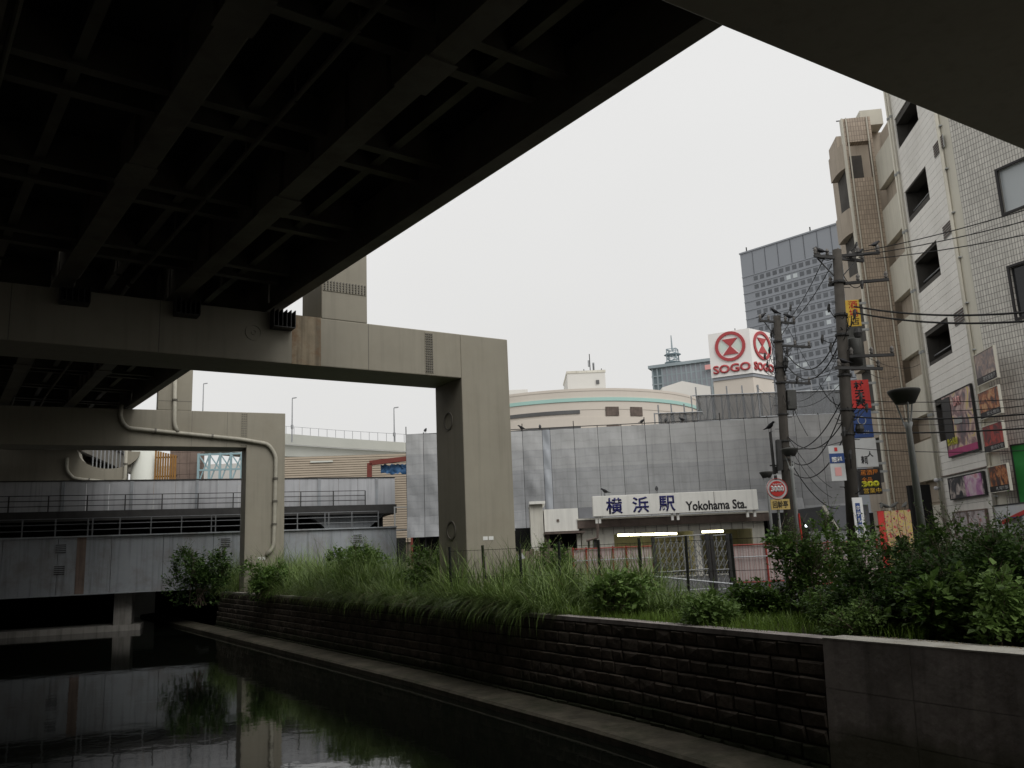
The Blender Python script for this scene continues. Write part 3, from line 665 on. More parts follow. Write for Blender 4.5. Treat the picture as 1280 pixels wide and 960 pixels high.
# things glimpsed between the second and third pier
F64 = Fr((-40, 66), 4)
r_ = F64.rect(193, 563, 221, 601); ob = fthing('timber_hoarding', 'orange timber hoarding slats beside the round white column', 'hoarding', F64)
n = 9; wv = (r_[1] - r_[0]) / n
for i in range(n): box(r_[0] + i * wv, r_[0] + i * wv + wv * .72, 0, .06, r_[2] - 1, r_[3] - i * .05).build('slat', 'wood_orange', ob)
for z in (r_[2] + .3, r_[3] - .6): box(r_[0], r_[1], .065, .12, z, z + .12).build('rail', 'dark_steel', ob)
r_ = F64.rect(212, 555, 250, 602, 2); ob = fthing('brick_pier', 'brown masonry pier beside the pale blue truss', 'pier', F64)
for i in range(7):
    z = r_[2] - 3 + i * .9
    for k in range(3):
        w3 = (r_[1] - r_[0]) / 3; box(r_[0] + k * w3 + .01, r_[0] + (k + 1) * w3 - .01, 2, 3.2, z, z + .88).build('stone', 'brick_brown', ob)
r_ = F64.rect(248, 563, 302, 601, 1); tr = fthing('steel_truss', 'pale blue steel truss glimpsed left of the pipe column', 'truss', F64)
xs = [r_[0] + (r_[1] - r_[0]) * i / 4 for i in range(5)]
for z in (r_[2] - .3, r_[2] + .9, r_[3] - .3): MB().bar((xs[0], 1, z), (xs[-1], 1, z), .14).build('chord', 'truss_blue', tr)
for i, x in enumerate(xs):
    MB().bar((x, 1, r_[2] - 1.5), (x, 1, r_[3] - .2), .16).build('upright', 'truss_blue', tr)
    if i < 4:
        MB().bar((x, 1, r_[2] - .3), (xs[i + 1], 1, r_[3] - .3), .09).build('brace', 'truss_blue', tr); MB().bar((x, 1, r_[3] - .3), (xs[i + 1], 1, r_[2] + .9), .09).build('brace', 'truss_blue', tr)
wp = box(r_[0] - 6, r_[1] - .2, 8, 8.4, 0, r_[3] - .3).build('site_hoarding_wall', 'store_white', None); wp.location = F64.P; wp.rotation_euler = (0, 0, F64.rz)
tag(wp, 'white hoarding wall behind the pale blue truss', 'hoarding')

# station hall with horizontal louvres
F85 = Fr((-30, 84), 5)
x0, x1, zb, zt_ = F85.rect(300, 569, 560, 605)
sh = fthing('station_hall', 'tan station hall with horizontal louvre slats above the grey parapet', 'building', F85)
box(x0, x1, .2, 14, -.04, zt_).build('wall', 'slat_gap', sh)
nz_ = 38; zlo = 3.0
for i in range(nz_):
    z = zlo + (zt_ - zlo) * i / nz_; box(x0, x1, 0, .19, z, z + (zt_ - zlo) / nz_ * .78).build('slat', 'slat_tan', sh)
xa, xb, za, zc = F85.rect(388, 576, 416, 578, -.05); box(xa, xb, -.12, -.02, za, zc).build('light_strip', 'viaduct_white', sh)
F80 = Fr((-30, 80), 5)
cr_ = fthing('gantry_frame', 'dark red steel gantry frame beside the wrapped scaffold', 'gantry', F80)
p = [F80.lp(460, 600), F80.lp(462, 579), F80.lp(512, 573)]
MB().bar((p[0][0], 0, 0), (p[1][0], 0, p[1][1]), .45).build('leg', 'crane_red', cr_); MB().bar((p[1][0], 0, p[1][1]), (p[2][0], 0, p[2][1]), .45).build('beam', 'crane_red', cr_)
MB().bar((p[2][0] + .2, 0, 0), (p[2][0] + .2, 0, p[2][1] + .2), .45).build('leg', 'crane_red', cr_)
xa, xb, za, zc = F80.rect(476, 581, 508, 592, .5); mbt = MB(); rr = random.Random(5)
nx = 12; v = []
for j in range(5):
    for i in range(nx + 1): v.append((xa + (xb - xa) * i / nx, .5 + rr.uniform(-.2, .2), za + (zc - za) * j / 4 + rr.uniform(-.12, .12)))
mbt.add(v, [(j * (nx + 1) + i, j * (nx + 1) + i + 1, (j + 1) * (nx + 1) + i + 1, (j + 1) * (nx + 1) + i) for j in range(4) for i in range(nx)])
o = mbt.build('tarpaulin', 'tarp_blue', None, smooth=True); o.location = F80.P; o.rotation_euler = (0, 0, F80.rz); tag(o, 'crumpled blue tarpaulin hanging under the red gantry', 'tarpaulin')

# white curved viaduct and its lamps
va = thing('white_viaduct', 'white curved elevated roadway with thin fence in the distance', 'bridge')
pts = [(150, 522, 534, 552, 125), (253, 532, 545, 561, 118), (357, 542, 555, 570, 110), (430, 548, 560, 571, 105), (505, 553, 564, 573, 100), (600, 562, 571, 580, 96)]
sec1, sec2, fp = [], [], []
for x, yt, ym, yb, D in pts:
    a, b, c = aY(x, yt, D), aY(x, ym, D), aY(x, yb, D)
    sec1.append([b, a, a + Vector((0, .4, 0)), b + Vector((0, .4, 0))]); b2 = b + Vector((0, .6, -.01)); c2 = c + Vector((0, .6, 0))
    sec2.append([c2, b2, b2 + Vector((0, 8, 0)), c2 + Vector((0, 8, 0))]); fp.append(a)
ribbon(MB(), sec1).build('parapet', 'viaduct_white', va); ribbon(MB(), sec2).build('girder', 'viaduct_white', va)
fm = MB(); 
for a, b in zip(fp, fp[1:]):
    n = 7
    for i in range(n): q = a + (b - a) * (i / n) + Vector((0, .2, 0)); fm.bar(q, q + Vector((0, 0, 1.0)), .05)
    fm.bar(a + Vector((0, .2, 1)), b + Vector((0, .2, 1)), .04)
fm.build('fence', 'galvanised', va)
for x, yt, yb, D, lab in ((365, 498, 543, 108, 'thin road lamp on the white viaduct, right of the pipe column'), (493, 510, 552, 101, 'thin road lamp on the white viaduct near the wrapped scaffold'), (253, 480, 530, 118, 'thin road lamp rising behind the smaller portal frame')):
    a = aY(x, yb, D); b = aY(x - 4, yt, D); t = thing('road_lamp', lab, 'lamp', a, 0, 'road lamps on the far viaduct'); h = b.z - a.z
    MB().tube([(0, 0, -1), (0, 0, h)], [.10, .06], 6).build('pole', 'galvanised', t); MB().bar((0, 0, h), (.55, 0, h + .06), .12).build('lamp_head', 'galvanised', t)
    MB().tube([(0, 0, h * .16), (0, 0, h * .26)], .17, 6).build('control_box', 'galvanised', t)

# ================================================================ wrapped scaffold
sa = aY(508, 600, 53); sb = aY(1064, 590, 51.5)
SF = Fr((sa.x, sa.y), math.degrees(math.atan2(sb.y - sa.y, sb.x - sa.x)))
sc_ = fthing('scaffold', 'grey sheeted scaffold wrapped around the station building', 'scaffold', SF)
cols = [508, 530, 553, 577, 601, 625, 655, 680, 690, 720, 750, 780, 810, 841, 873, 906, 936, 966, 1000, 1031, 1064]
cx = [SF.lp(c, 590)[0] for c in cols]
def topz(px): 
    ys = [(508, 543), (640, 540), (750, 534), (841, 529.5), (1064, 516)]
    for (a, ya), (b, yb) in zip(ys, ys[1:]):
        if px <= b: return SF.lp(px, ya + (yb - ya) * (px - a) / (b - a))[1]
rr = random.Random(11)
def sheet(xa, xb, za, zb, zc, zd, wr, bulge=0.0):
    nx, ny = 6, 6; v = []; ph = rr.uniform(0, 6)
    for j in range(ny + 1):
        for i in range(nx + 1):
            u, t = i / nx, j / ny
            z = (za * (1 - u) + zb * u) * (1 - t) + (zc * (1 - u) + zd * u) * t
            X_ = xa + (xb - xa) * u; e = math.sin(math.pi * u) * (1 if zc - za < 5 else math.sin(math.pi * t))
            y = -0.02 - wr * e * (0.7 + .45 * math.sin(X_ * 1.7 + z * 1.1) * math.sin(z * 2.3 - X_ * .6) + .5 * math.sin(z * .7 + X_ * 2.1) + .3 * math.sin(X_ * 5.3 + z * 4.1)) - bulge * (1 - t) * math.sin(math.pi * min(1, .25 + u * .5))
            v.append((xa + (xb - xa) * u, y, z))
    return MB().add(v, [(j * (nx + 1) + i, j * (nx + 1) + i + 1, (j + 1) * (nx + 1) + i + 1, (j + 1) * (nx + 1) + i) for j in range(ny) for i in range(nx)])
rows_ = [0, .20, .40, .60, .80, 1.0]
zbot = SF.lp(700, 661)[1]
for i in range(len(cols) - 1):
    ta, tb = topz(cols[i]), topz(cols[i + 1]); zb_ = zbot - (0.15 if cols[i] < 560 else 0) - (.6 if cols[i] > 990 else 0)
    for j in range(5):
        u, t = rows_[j], rows_[j + 1]
        m_ = 'sheet_high' if j == 4 else ('sheet_mid' if j == 3 else 'sheet_low')  # paler upper rows paint in light passing through above the building
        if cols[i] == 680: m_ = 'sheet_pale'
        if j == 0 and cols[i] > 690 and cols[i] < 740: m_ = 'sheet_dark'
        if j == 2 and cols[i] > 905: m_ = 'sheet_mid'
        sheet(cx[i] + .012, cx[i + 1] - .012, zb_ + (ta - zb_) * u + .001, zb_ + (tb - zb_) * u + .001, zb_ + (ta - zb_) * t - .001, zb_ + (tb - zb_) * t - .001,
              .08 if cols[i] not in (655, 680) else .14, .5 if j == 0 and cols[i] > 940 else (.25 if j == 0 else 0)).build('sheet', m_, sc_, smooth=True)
for i, c in enumerate(cols):
    MB().tube([(cx[i], .09, .0), (cx[i], .09, topz(c) + (.12 if i % 3 else .5))], .03, 6).build('standard_pole', 'dark_steel', sc_)
for t in (.2, .4, .6, .8, 1.0):
    MB().tube([(cx[0], .15, zbot + (topz(508) - zbot) * t), (cx[-1], .15, zbot + (topz(1064) - zbot) * t)], .027, 6).build('ledger_pole', 'dark_steel', sc_)
for xx, dep in ((cx[0], 1), (cx[-1], 1)):
    sheet(0, 8, zbot, zbot, topz(508), topz(508), .1).build('side_sheet', 'sheet_low', sc_, smooth=True)
    k = [o for o in bpy.data.objects if o.name.startswith('side_sheet')][-1]; k.location = (xx, .2, 0); k.rotation_euler = (0, 0, R(90))
box(cx[0] + .1, cx[-1] - .1, 1.2, 12, zbot + .2, topz(640) - .25).build('wrapped_building', 'interior_dark', sc_)
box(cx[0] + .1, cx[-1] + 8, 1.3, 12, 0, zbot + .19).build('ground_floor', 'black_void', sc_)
# netted scaffold stages above the roof line
def netted(label, px0, px1, yt, yb, Y, n):
    x0, x1, z0_, z1_ = rect(px0, yt, px1, yb, Y); t = thing('roof_scaffold', label, 'scaffold', (x0, Y, 0), R(1), 'netted scaffolds above the wrapped roof'); W_ = x1 - x0; z0_ -= 1.5
    for i in range(n):
        box(W_ * i / n + .02, W_ * (i + 1) / n - .02, 0, .02, z0_, z1_).build('net', 'scaffold_net', t)
        MB().bar((W_ * i / n, .1, z0_), (W_ * (i + 1) / n, .1, z1_), .03).build('brace', 'galvanised', t); MB().bar((W_ * i / n, .14, z1_), (W_ * (i + 1) / n, .14, z0_), .03).build('brace', 'galvanised', t)
    for i in range(n + 1): MB().tube([(W_ * i / n, .05, z0_), (W_ * i / n, .05, z1_ + .6)], .05, 6).build('standard_pole', 'galvanised', t)
    for q in (.05, .5, 1): MB().tube([(-.3, -.06, z0_ + (z1_ - z0_) * q), (W_ + .3, -.06, z0_ + (z1_ - z0_) * q)], .04, 6).build('ledger_pole', 'galvanised', t)
    for i in range(2 * n + 1): MB().tube([(W_ * i / n / 2, 1.6, z0_), (W_ * i / n / 2, 1.6, z1_ + .3)], .045, 6).build('standard_pole', 'galvanised', t)
    box(.2, W_ - .2, .3, 1.5, z0_ + (z1_ - z0_) * .48, z0_ + (z1_ - z0_) * .51).build('deck_board', 'galvanised', t)
    return t
netted('low netted scaffold bay above the roof below the curved store', 824, 873, 516, 532, 56, 3)
netted('tall netted scaffold above the roof, beneath the red letter sign', 872, 950, 493, 530, 57, 4)
netted('long netted scaffold above the roof, behind the utility poles', 950, 1062, 489, 522, 58, 5)

# ================================================================ curved store behind
cs_ = thing('curved_store', 'beige department store with curved front and turquoise band', 'building')
CC = aY(722, 600, 124); RAD = 21
cc = Vector((CC.x, CC.y + 12)); 
def arcband(r, z0_, z1_, a0, a1, n=48, back=3.0):
    m_ = MB(); secs = []
    for i in range(n + 1):
        a = R(a0 + (a1 - a0) * i / n); c, s = math.sin(a), -math.cos(a)
        secs.append([(cc.x + c * r, cc.y + s * r, z0_), (cc.x + c * r, cc.y + s * r, z1_), (cc.x + c * (r - back), cc.y + s * (r - back), z1_), (cc.x + c * (r - back), cc.y + s * (r - back), z0_)])
    return ribbon(m_, secs)
YS = cc.y - RAD
zt1 = aY(735, 488.5, YS).z; b1 = aY(735, 497, YS).z; b2_ = aY(735, 501.5, YS).z; w1 = aY(735, 512, YS).z; w2 = aY(735, 516.5, YS).z; w3 = aY(735, 521, YS).z; w4 = aY(735, 532, YS).z; w5 = aY(735, 536, YS).z
for (za, zb_, r_, m_, nm) in ((b1 + .01, zt1, RAD, 'store_beige', 'wall_band'), (b2_ + .01, b1, RAD + .12, 'store_band', 'turquoise_band'), (w1 + .01, b2_, RAD, 'store_beige', 'wall_band'),
                              (w3, w1, RAD - .05, 'store_beige', 'wall_band'), (0, w3 - .01, RAD, 'store_beige', 'wall_band')):
    arcband(r_, za, zb_, -52, 80).build(nm, m_, cs_, smooth=False)
arcband(RAD + .05, zt1, zt1 + .35, -52, 80, back=1).build('roof_edge', 'store_beige', cs_)
for za, zb_ in ((w2, w1), (w5, w4)):
    arcband(RAD + .08, za, zb_, -51, 0.5, 24, .5).build('ribbon_window', 'store_glass', cs_)
    for a0 in (10.3, 20.3):
        arcband(RAD + .08, za - .4, zb_ + .35 if za == w2 else zb_, a0, a0 + 5.2, 4, .5).build('window', 'station_fascia', cs_)
rp_ = [(cc.x + math.sin(R(a)) * (RAD - .5), cc.y - math.cos(R(a)) * (RAD - .5)) for a in range(-52, 81, 6)] + [(cc.x + 24, cc.y + 40), (cc.x - 20, cc.y + 40)]
MB().prism(rp_, zt1 - .6, zt1 - .02).build('roof', 'store_white', cs_)
ph = rect(709.5, 466, 757, 492, YS + 14)
pn = thing('roof_penthouse', 'pale box penthouse with antennas on the curved store roof', 'penthouse', (0, 0, 0))
box(ph[0], ph[1], YS + 14, YS + 24, zt1 - 1, ph[3]).build('wall', 'store_white', pn); 
MB().prism([(ph[0] - .1, YS + 13.9), (ph[1] + .1, YS + 13.9), (ph[1] + .1, YS + 24), (ph[0] - .1, YS + 24)], ph[3], ph[3] + .35).build('roof_edge', 'station_white', pn)
for a in ((745, 475, 749, 480), (744, 486, 750, 490)):
    q = rect(*a, YS + 13.9); box(q[0], q[1], YS + 13.85, YS + 13.99, q[2], q[3]).build('window', 'store_glass', pn)
for px, py, h in ((738, 466, 3.2), (742, 466, 1.6), (730, 466, .8), (752, 466, .8)):
    q = aY(px, py, YS + 15); MB().tube([(q.x, q.y, ph[3]), (q.x, q.y, ph[3] + h)], .07, 5).build('antenna', 'dark_steel', pn)
q = aY(739, 455, YS + 15); MB().box(q.x - .5, q.x - .2, q.y, q.y + .3, ph[3] + 1.2, ph[3] + 2.2).box(q.x + .2, q.x + .5, q.y, q.y + .3, ph[3] + .6, ph[3] + 1.8).build('antenna_panel', 'galvanised', pn)
q = rect(640, 487, 660, 500, YS + 20); o = box(q[0] - 8, q[1], YS + 20, YS + 28, q[2] - 3, q[3]).build('roof_box', 'store_white'); tag(o, 'low white roof box at the left of the curved store', 'penthouse')
q = rect(828, 476, 889, 500, YS + 30); o = MB().prismy([(q[0], q[2] - 4), (q[1], q[2] - 4), (q[1], q[3] - 1.2), (q[0] + (q[1] - q[0]) * .42, q[3]), (q[0], q[3] - 1.0)], YS + 30, YS + 44).build('roof_block', 'store_white'); tag(o, 'pale block with shallow peaked top under the glass building', 'building')

# glass and steel building with lattice mast
G = Fr((aY(817, 480, 330).x, 330), -24)
xr = G.lp(902, 470)[0]; zl = G.lp(817, 461)[1]; zr = G.lp(902, 447)[1]
gb = fthing('glass_building', 'grey green glass and steel building with lattice mast beside the red sign', 'building', G)
box(0, xr + 7, 0, 30, 0, zl).build('wall', 'teal_glass', gb)
nx, nz_ = 14, 9
for i in range(nx + 1): box(xr * i / nx - .3, xr * i / nx + .3, -.5, -.02, zl - 26, zl).build('mullion', 'teal_frame', gb)
for j in range(nz_): 
    z = zl - 26 + 26 * j / (nz_ - 1); box(-.5, xr + 5, -.35, -.03, z - .25, z + .25).build('transom', 'teal_frame', gb)
box(-1.5, xr + 7, -1.2, 20, zl + .01, zl + 1.2).build('roof_screen', 'teal_frame', gb)
box(4, xr + 5, -.3, -.04, zl - 9.5, zl - .3).build('louvre_screen', 'tower_grey', gb)
a, b, c, d = G.rect(881, 455, 902, 461, -1.7); box(a, b, -1.8, -1.62, c, d).build('name_band', 'pink_logo', gb)
tx = G.lp(839, 450, 10)[0]; th = G.lp(839, 417, 10)[1]
lt = MB()
for sx in (-2.2, 2.2):
    for sy in (-2.2, 2.2): lt.bar((tx + sx, 13 + sy, zl), (tx + sx * .85, 13 + sy * .85, zl + (th - zl) * .62), .4)
hh = (th - zl) * .62
for j in range(6):
    z = zl + hh * j / 5
    for s in (-2, 2): lt.bar((tx - 2, 13 + s, z), (tx + 2, 13 + s, z), .25).bar((tx + s, 11, z), (tx + s, 15, z), .25)
    if j < 5:
        for s in (-1, 1): lt.bar((tx - 2 * s, 11, z), (tx + 2 * s, 11, z + hh / 5), .3)
lt.build('lattice_mast', 'teal_frame', gb)
for q in (.33, .66): MB().lathe([(3.0, -.15), (3.5, .1), (3.0, .3)], (tx, 13, zl + hh * q + 1), 16).build('mast_platform', 'teal_frame', gb)
MB().tube([(tx, 13, zl + hh), (tx, 13, th)], [.4, .2], 6).build('mast_pole', 'teal_frame', gb)

# red-and-white corner sign on the department store
YQ = 215
k0 = aY(938, 430, YQ)
SQ = thing('rooftop_sign', 'white rooftop corner sign with red ringed emblem and red letters', 'sign', (k0.x, YQ, 0))
zt_ = aY(938, 410, YQ).z; zb = aY(938, 466, YQ).z
LQ = Fr((k0.x, YQ), 0)
def face(deg, w_, xsgn):
    pass
# left face: from the corner going left and back; right face: going right and back
wl, wr_ = 10.9, 9.6; dl, dr = 28, 40
cl = Vector((-math.cos(R(dl)), math.sin(R(dl)))); crr = Vector((math.cos(R(dr)), math.sin(R(dr))))
MB().prism([(0, 0), (crr.x * wr_, crr.y * wr_), ((crr + cl).x * 9, (crr + cl).y * 9 + 3), (cl.x * wl, cl.y * wl)], zb, zt_).build('sign_box', 'rooftop_white', SQ)
for nm, deg, w_, ox in (('left', -dl, wl, -1), ('right', dr, wr_, 0)):
    e = bpy.data.objects.new('sign_face', None); COL.objects.link(e); e.parent = SQ; e.rotation_euler = (0, 0, R(deg))
    xa, xb = (-w_, 0) if ox else (0, w_); H = zt_ - zb; cx_ = (xa + xb) / 2 + (.2 if ox else 0.3); cz_ = zb + H * .655; r0 = min(w_ * .405, H * .335)
    MB().ring(cx_, cz_, r0 * .80, r0, -.35, -.02).build('emblem_ring', 'red_logo', e)
    k = r0 * .82
    MB().prismy([(cx_ - k * .62, cz_ + k * .62), (cx_ - k * .05, cz_), (cx_ - k * .62, cz_ - k * .66), (cx_ + k * .62, cz_ - k * .66), (cx_ + k * .05, cz_), (cx_ + k * .62, cz_ + k * .62)], -.3, -.02).build('emblem_hourglass', 'red_logo', e)
    MB().prismy([(cx_ - k * .9, cz_ + k * .1), (cx_ - k * .72, cz_ + k * .52), (cx_ - k * .2, cz_), (cx_ - k * .72, cz_ - k * .55), (cx_ - k * .92, cz_ - k * .1)], -.05, -.02).build('emblem_field', 'mint', e)
    MB().prismy([(cx_ + k * .9, cz_ + k * .1), (cx_ + k * .72, cz_ + k * .52), (cx_ + k * .2, cz_), (cx_ + k * .72, cz_ - k * .55), (cx_ + k * .92, cz_ - k * .1)], -.05, -.02).build('emblem_field', 'mint', e)
    text('lettering', 'SOGO', 'red_logo', e, xa + w_ * .06, xb - w_ * .04, zb + H * .07, zb + H * .26, -.02, .3, bold=0.028)
MB().tube([(-2, 6, zt_), (-2, 6, zt_ + 1.6)], .12, 5).build('lightning_rod', 'dark_steel', SQ)
ds_ = thing('department_store', 'beige department store block below the rooftop sign', 'building', (k0.x, YQ, 0))
zq = zb - .9
MB().prism([(-.0, .3), (crr.x * 9.2, .3 + crr.y * 9.2), ((crr + cl).x * 9, (crr + cl).y * 9 + 2.8), (cl.x * 10.4, .3 + cl.y * 10.4)], zb - .85, zb - .01).build('sign_plinth', 'tower_grey', ds_)
MB().prism([(0, .6), (crr.x * 9.2, .6 + crr.y * 9.2), ((crr + cl).x * 14, (crr + cl).y * 14 + 10), (cl.x * 10.4, .6 + cl.y * 10.4)], 0, zb - .86).build('wall', 'store_beige', ds_)
MB().prism([(crr.x * 9.4, crr.y * 9.4 - 2), (crr.x * 9.4 + 14, crr.y * 9.4 - 2), (crr.x * 9.4 + 14, 24), (crr.x * 9.4, 24)], 0, zb - 5).build('side_wing', 'tower_grey', ds_)

# grey office tower
TF = Fr((aY(933, 400, 380).x, 380), -46)
tw = fthing('office_tower', 'tall grey office tower with grid of small square windows', 'building', TF)
zT = TF.lp(933, 316)[1]; wT = TF.lp(1120, 330)[0]
box(0, wT, 0, 40, 0, zT).build('wall', 'tower_grey', tw); box(-.3, wT + .3, -.4, 40.3, zT + .01, zT + .7).build('roof_edge', 'tower_grey', tw)
xa = TF.lp(946, 360)[0]; nc = 17; pitch = (TF.lp(1046, 330)[0] - xa) / 12.0
zr0 = TF.lp(950, 346)[1]; rowp = 4.05; rr = random.Random(2)
wm = mesh_of(box(-1.0, 1.0, -.10, -.01, -.95, .95), 'window', 'tower_window'); wl_ = mesh_of(box(-1.0, 1.0, -.10, -.01, -.95, .95), 'window', 'tower_window_pale')
cnt = 0
for j in range(19):
    for i in range(15):
        lit = rr.random() < (.05 if j < 7 else .10); inst('window', wl_ if lit else wm, tw, (xa + i * pitch, 0, zr0 - j * rowp)); cnt += 1  # a random few windows in a paler tone
for j in range(20): box(-.1, wT, -.22, -.02, zr0 - j * rowp + 1.75, zr0 - j * rowp + 2.1).build('sill_course', 'tower_grey', tw)
for i in range(10): x = wT * (i + 1) / 11; box(x - .12, x + .12, -.14, -.02, zr0 + 2.3, zT).build('panel_joint', 'tower_window', tw)
for x in (3, wT * .5): MB().tube([(x, 1, zT), (x, 1, zT + 3)], .3, 5).build('mast', 'dark_steel', tw)
# ================================================================ station entrance
YE = 45.0
def rb_(parent, name, m_, px0, py0, px1, py1, y0, y1, Y=YE, bevel=0):
    a, b, c, d = rect(px0, py0, px1, py1, Y + y0); return box(a, b, Y + y0, Y + y1, c, d).build(name, m_, parent, bevel=bevel)
st = thing('station_entrance', 'low white station entrance building with lit openings under the sign', 'building')
fx = rect(728, 655, 958, 720, YE); zz = lambda px, py: aY(px, py, YE).z
h1 = rect(768, 665.5, 868, 700, YE); h2 = rect(877, 663.5, 942, 700, YE); h3 = rect(731.5, 674, 737.5, 686, YE); h4 = rect(741, 674, 747, 686, YE)
zTop = zz(840, 656)
facade(MB(), fx[0], fx[1], 0, zTop, [(h1[0], h1[1], 0.05, h1[3]), (h2[0], h2[1], 0.05, h1[3]), h3, h4], YE, .35).build('front_wall', 'station_white', st)
box(fx[0], fx[0] + .3, YE + .001, YE + 7, 0, zTop).build('side_wall', 'station_white', st); box(fx[1] - .3, fx[1], YE + .001, YE + 7, 0, zTop).build('side_wall', 'station_white', st)
for h in (h3, h4): box(h[0] + .02, h[1] - .02, YE + .2, YE + .24, h[2], h[3]).build('window', 'store_glass', st)
box(fx[0] + .3, fx[1] - .3, YE + 4.5, YE + 4.8, 0, zTop).build('rear_wall', 'station_inner', st)
box(fx[0] + .3, fx[1] - .3, YE + .4, YE + 4.5, zTop - .25, zTop - .02).build('ceiling', 'station_inner', st)
box(h1[1] + .02, h2[0] - .02, YE + .4, YE + 4.5, 0, zTop - .26).build('inner_wall', 'station_inner', st)
box(fx[0] - .2, fx[1] + .25, YE - .35, YE + 7.2, zTop + .003, zTop + .42).build('fascia', 'station_fascia', st)
box(fx[0] - .22, fx[1] + .27, YE - .39, YE + 7.22, zTop + .422, zTop + .50).build('roof_edge', 'station_white', st)
n = 17
for i in range(1, n):
    x = fx[0] + (fx[1] - fx[0]) * i / n; box(x - .012, x + .012, YE - .012, YE - .002, h1[3] + .02, zTop - .01).build('panel_joint', 'station_fascia', st)
for a, b, py in ((772, 786, 669), (787, 800, 668.6), (801, 817, 668.2), (818, 835, 667.6)):
    p = aY(a, py, YE + 1.2); q = aY(b, py - .4, YE + 1.2); o = MB().tube([p, q], .06, 8).build('fluorescent_tube', 'tube_light', st)
p = aY(836, 667, YE + 1.4); q = aY(846, 667, YE + 1.4); MB().tube([p, q], .06, 8).build('fluorescent_tube', 'tube_light', st)
p = aY(877.5, 664.8, YE + 1.0); q = aY(904, 663.8, YE + 1.0); MB().tube([p, q], .06, 8).build('fluorescent_tube', 'tube_light', st)
# sign
sg = rect(741, 616, 947, 641.5, YE - 1.4)
sn = thing('station_sign', 'long white sign board with dark blue and black station name', 'sign', ((sg[0] + sg[1]) / 2, YE - 1.4, 0), R(-1.0))
hw = (sg[1] - sg[0]) / 2; H = sg[3] - sg[2]
box(-hw, hw, 0, .45, sg[2], sg[3]).build('board', 'sign_white', sn, bevel=.02)
cell = lambda px: -hw + 2 * hw * (px - 741) / 206
for ch, pa_, pb in (('横', 757.5, 778), ('浜', 790.5, 811), ('駅', 823.5, 844)):
    text('lettering', ch, 'sign_navy', sn, cell(pa_), cell(pb), sg[2] + H * .10, sg[2] + H * .88, -.004, .02, bold=.018)
text('lettering', 'Yokohama Sta.', 'sign_black', sn, cell(857), cell(932.5), sg[2] + H * .10, sg[2] + H * .56, -.004, .02, bold=.02)
for px in (745, 749, 840, 847, 934, 943):
    x = cell(px); box(x - .06, x + .06, .15, .3, zTop + .2, sg[2] - .003).build('bracket', 'sign_white', sn)
box(cell(893) - .01, cell(893) + .01, -.006, 0, sg[2] + .02, sg[3] - .02).build('panel_joint', 'station_fascia', sn)
# white plant room at the left
wr2 = thing('plant_room', 'cream plant room with tall end pillar left of the station sign', 'building')
rb_(wr2, 'tower', 'station_white', 664, 629, 680, 712, -.6, 4); rb_(wr2, 'tower_cap', 'sign_white', 661.5, 626.5, 681.5, 630, -.85, 4.1)
rb_(wr2, 'upper_wall', 'sign_white', 680.3, 636, 723, 664, -.3, 4); rb_(wr2, 'gutter', 'station_fascia', 680, 664.3, 731, 667, -.7, .4)
rb_(wr2, 'recess', 'black_void', 684, 667.5, 727, 712, 1.2, 3.9); rb_(wr2, 'pillar', 'station_fascia', 682, 667.5, 688, 712, -.2, .2); rb_(wr2, 'pillar', 'station_white', 722, 667.5, 727, 712, -.2, .2)
rb_(wr2, 'vent', 'station_fascia', 696, 649, 699, 652, -.34, -.3)
p = [aY(747, 655, YE - 1.2), aY(747, 672, YE - 1.2), aY(733, 676, YE - 1.2)]
MB().tube(p, .07, 6).build('drain_pipe', 'station_fascia', wr2)
bb = rect(645, 660, 664, 712, 47); tag(box(bb[0], bb[1], 47, 47.5, 0, bb[3]).build('steel_door', 'black_void'), 'dark recess door left of the cream plant room', 'door')
# covered passage at the right under the scaffold, with bare bulbs
pr_ = thing('covered_passage', 'dark covered passage with bare lamps right of the station sign', 'passage')
q = rect(968, 650, 1045, 700, 49.5); box(q[0], q[1], 50.2, 50.5, 0, q[3] + .5).build('rear_wall', 'black_void', pr_)
for px, py in ((988, 660), (1008, 657)):
    p = aY(px, py, 49.5); MB().lathe([(.02, -.09), (.085, -.05), (.085, .05), (.02, .09)], p, 10).build('lamp', 'cool_light', pr_, smooth=True)
hb = Fr((aY(1030, 650, 38).x, 38), 6)
ho = fthing('site_hut', 'grey tarpaulin lean-to over a pale base behind the utility pole', 'hut', hb)
a, b, c, d = hb.rect(1030, 632, 1072, 662); box(a + .6, b + .5, 0, 3, 0, c).build('base_wall', 'barrier_panel', ho)
MB().prismy([(a + .7, c + .01), (b + .5, c + .01), (b + .5, d), (a + .05, d)], -.1, 3).build('canopy', 'sheet_dark', ho)
MB().bar((a + .55, -.14, c - .1), (a - .05, -.14, d), .12).build('edge_trim', 'station_white', ho)

# ================================================================ fences and barriers
def line_pts(px0, Y0, px1, Y1, py=690):
    a, b = aY(px0, py, Y0), aY(px1, py, Y1); a.z = b.z = 0; return a, b
a, b = line_pts(563, 27.0, 1100, 20.5)
FF = Fr((a.x, a.y), math.degrees(math.atan2(b.y - a.y, b.x - a.x))); FL = (b - a).length
fe = fthing('mesh_fence', 'black wire mesh fence with slim posts behind the grass', 'fence', FF)
n = int(FL / 1.28); pm = mesh_of(box(-.03, .03, -.03, .03, 0, 1.84), 'post', 'fence_black')
for i in range(n + 1): inst('post', pm, fe, (i * 1.28, 0, 0), (R(random.uniform(-2, 2)), R(random.uniform(-2, 2)), 0))
wm_ = MB()
for k in range(int(n * 1.28 / .13)): x = k * .13; wm_.bar((x, 0, .1), (x, 0, 1.72), .004)
tag(wm_.build('mesh_wire', 'fence_black', fe), kind='stuff')
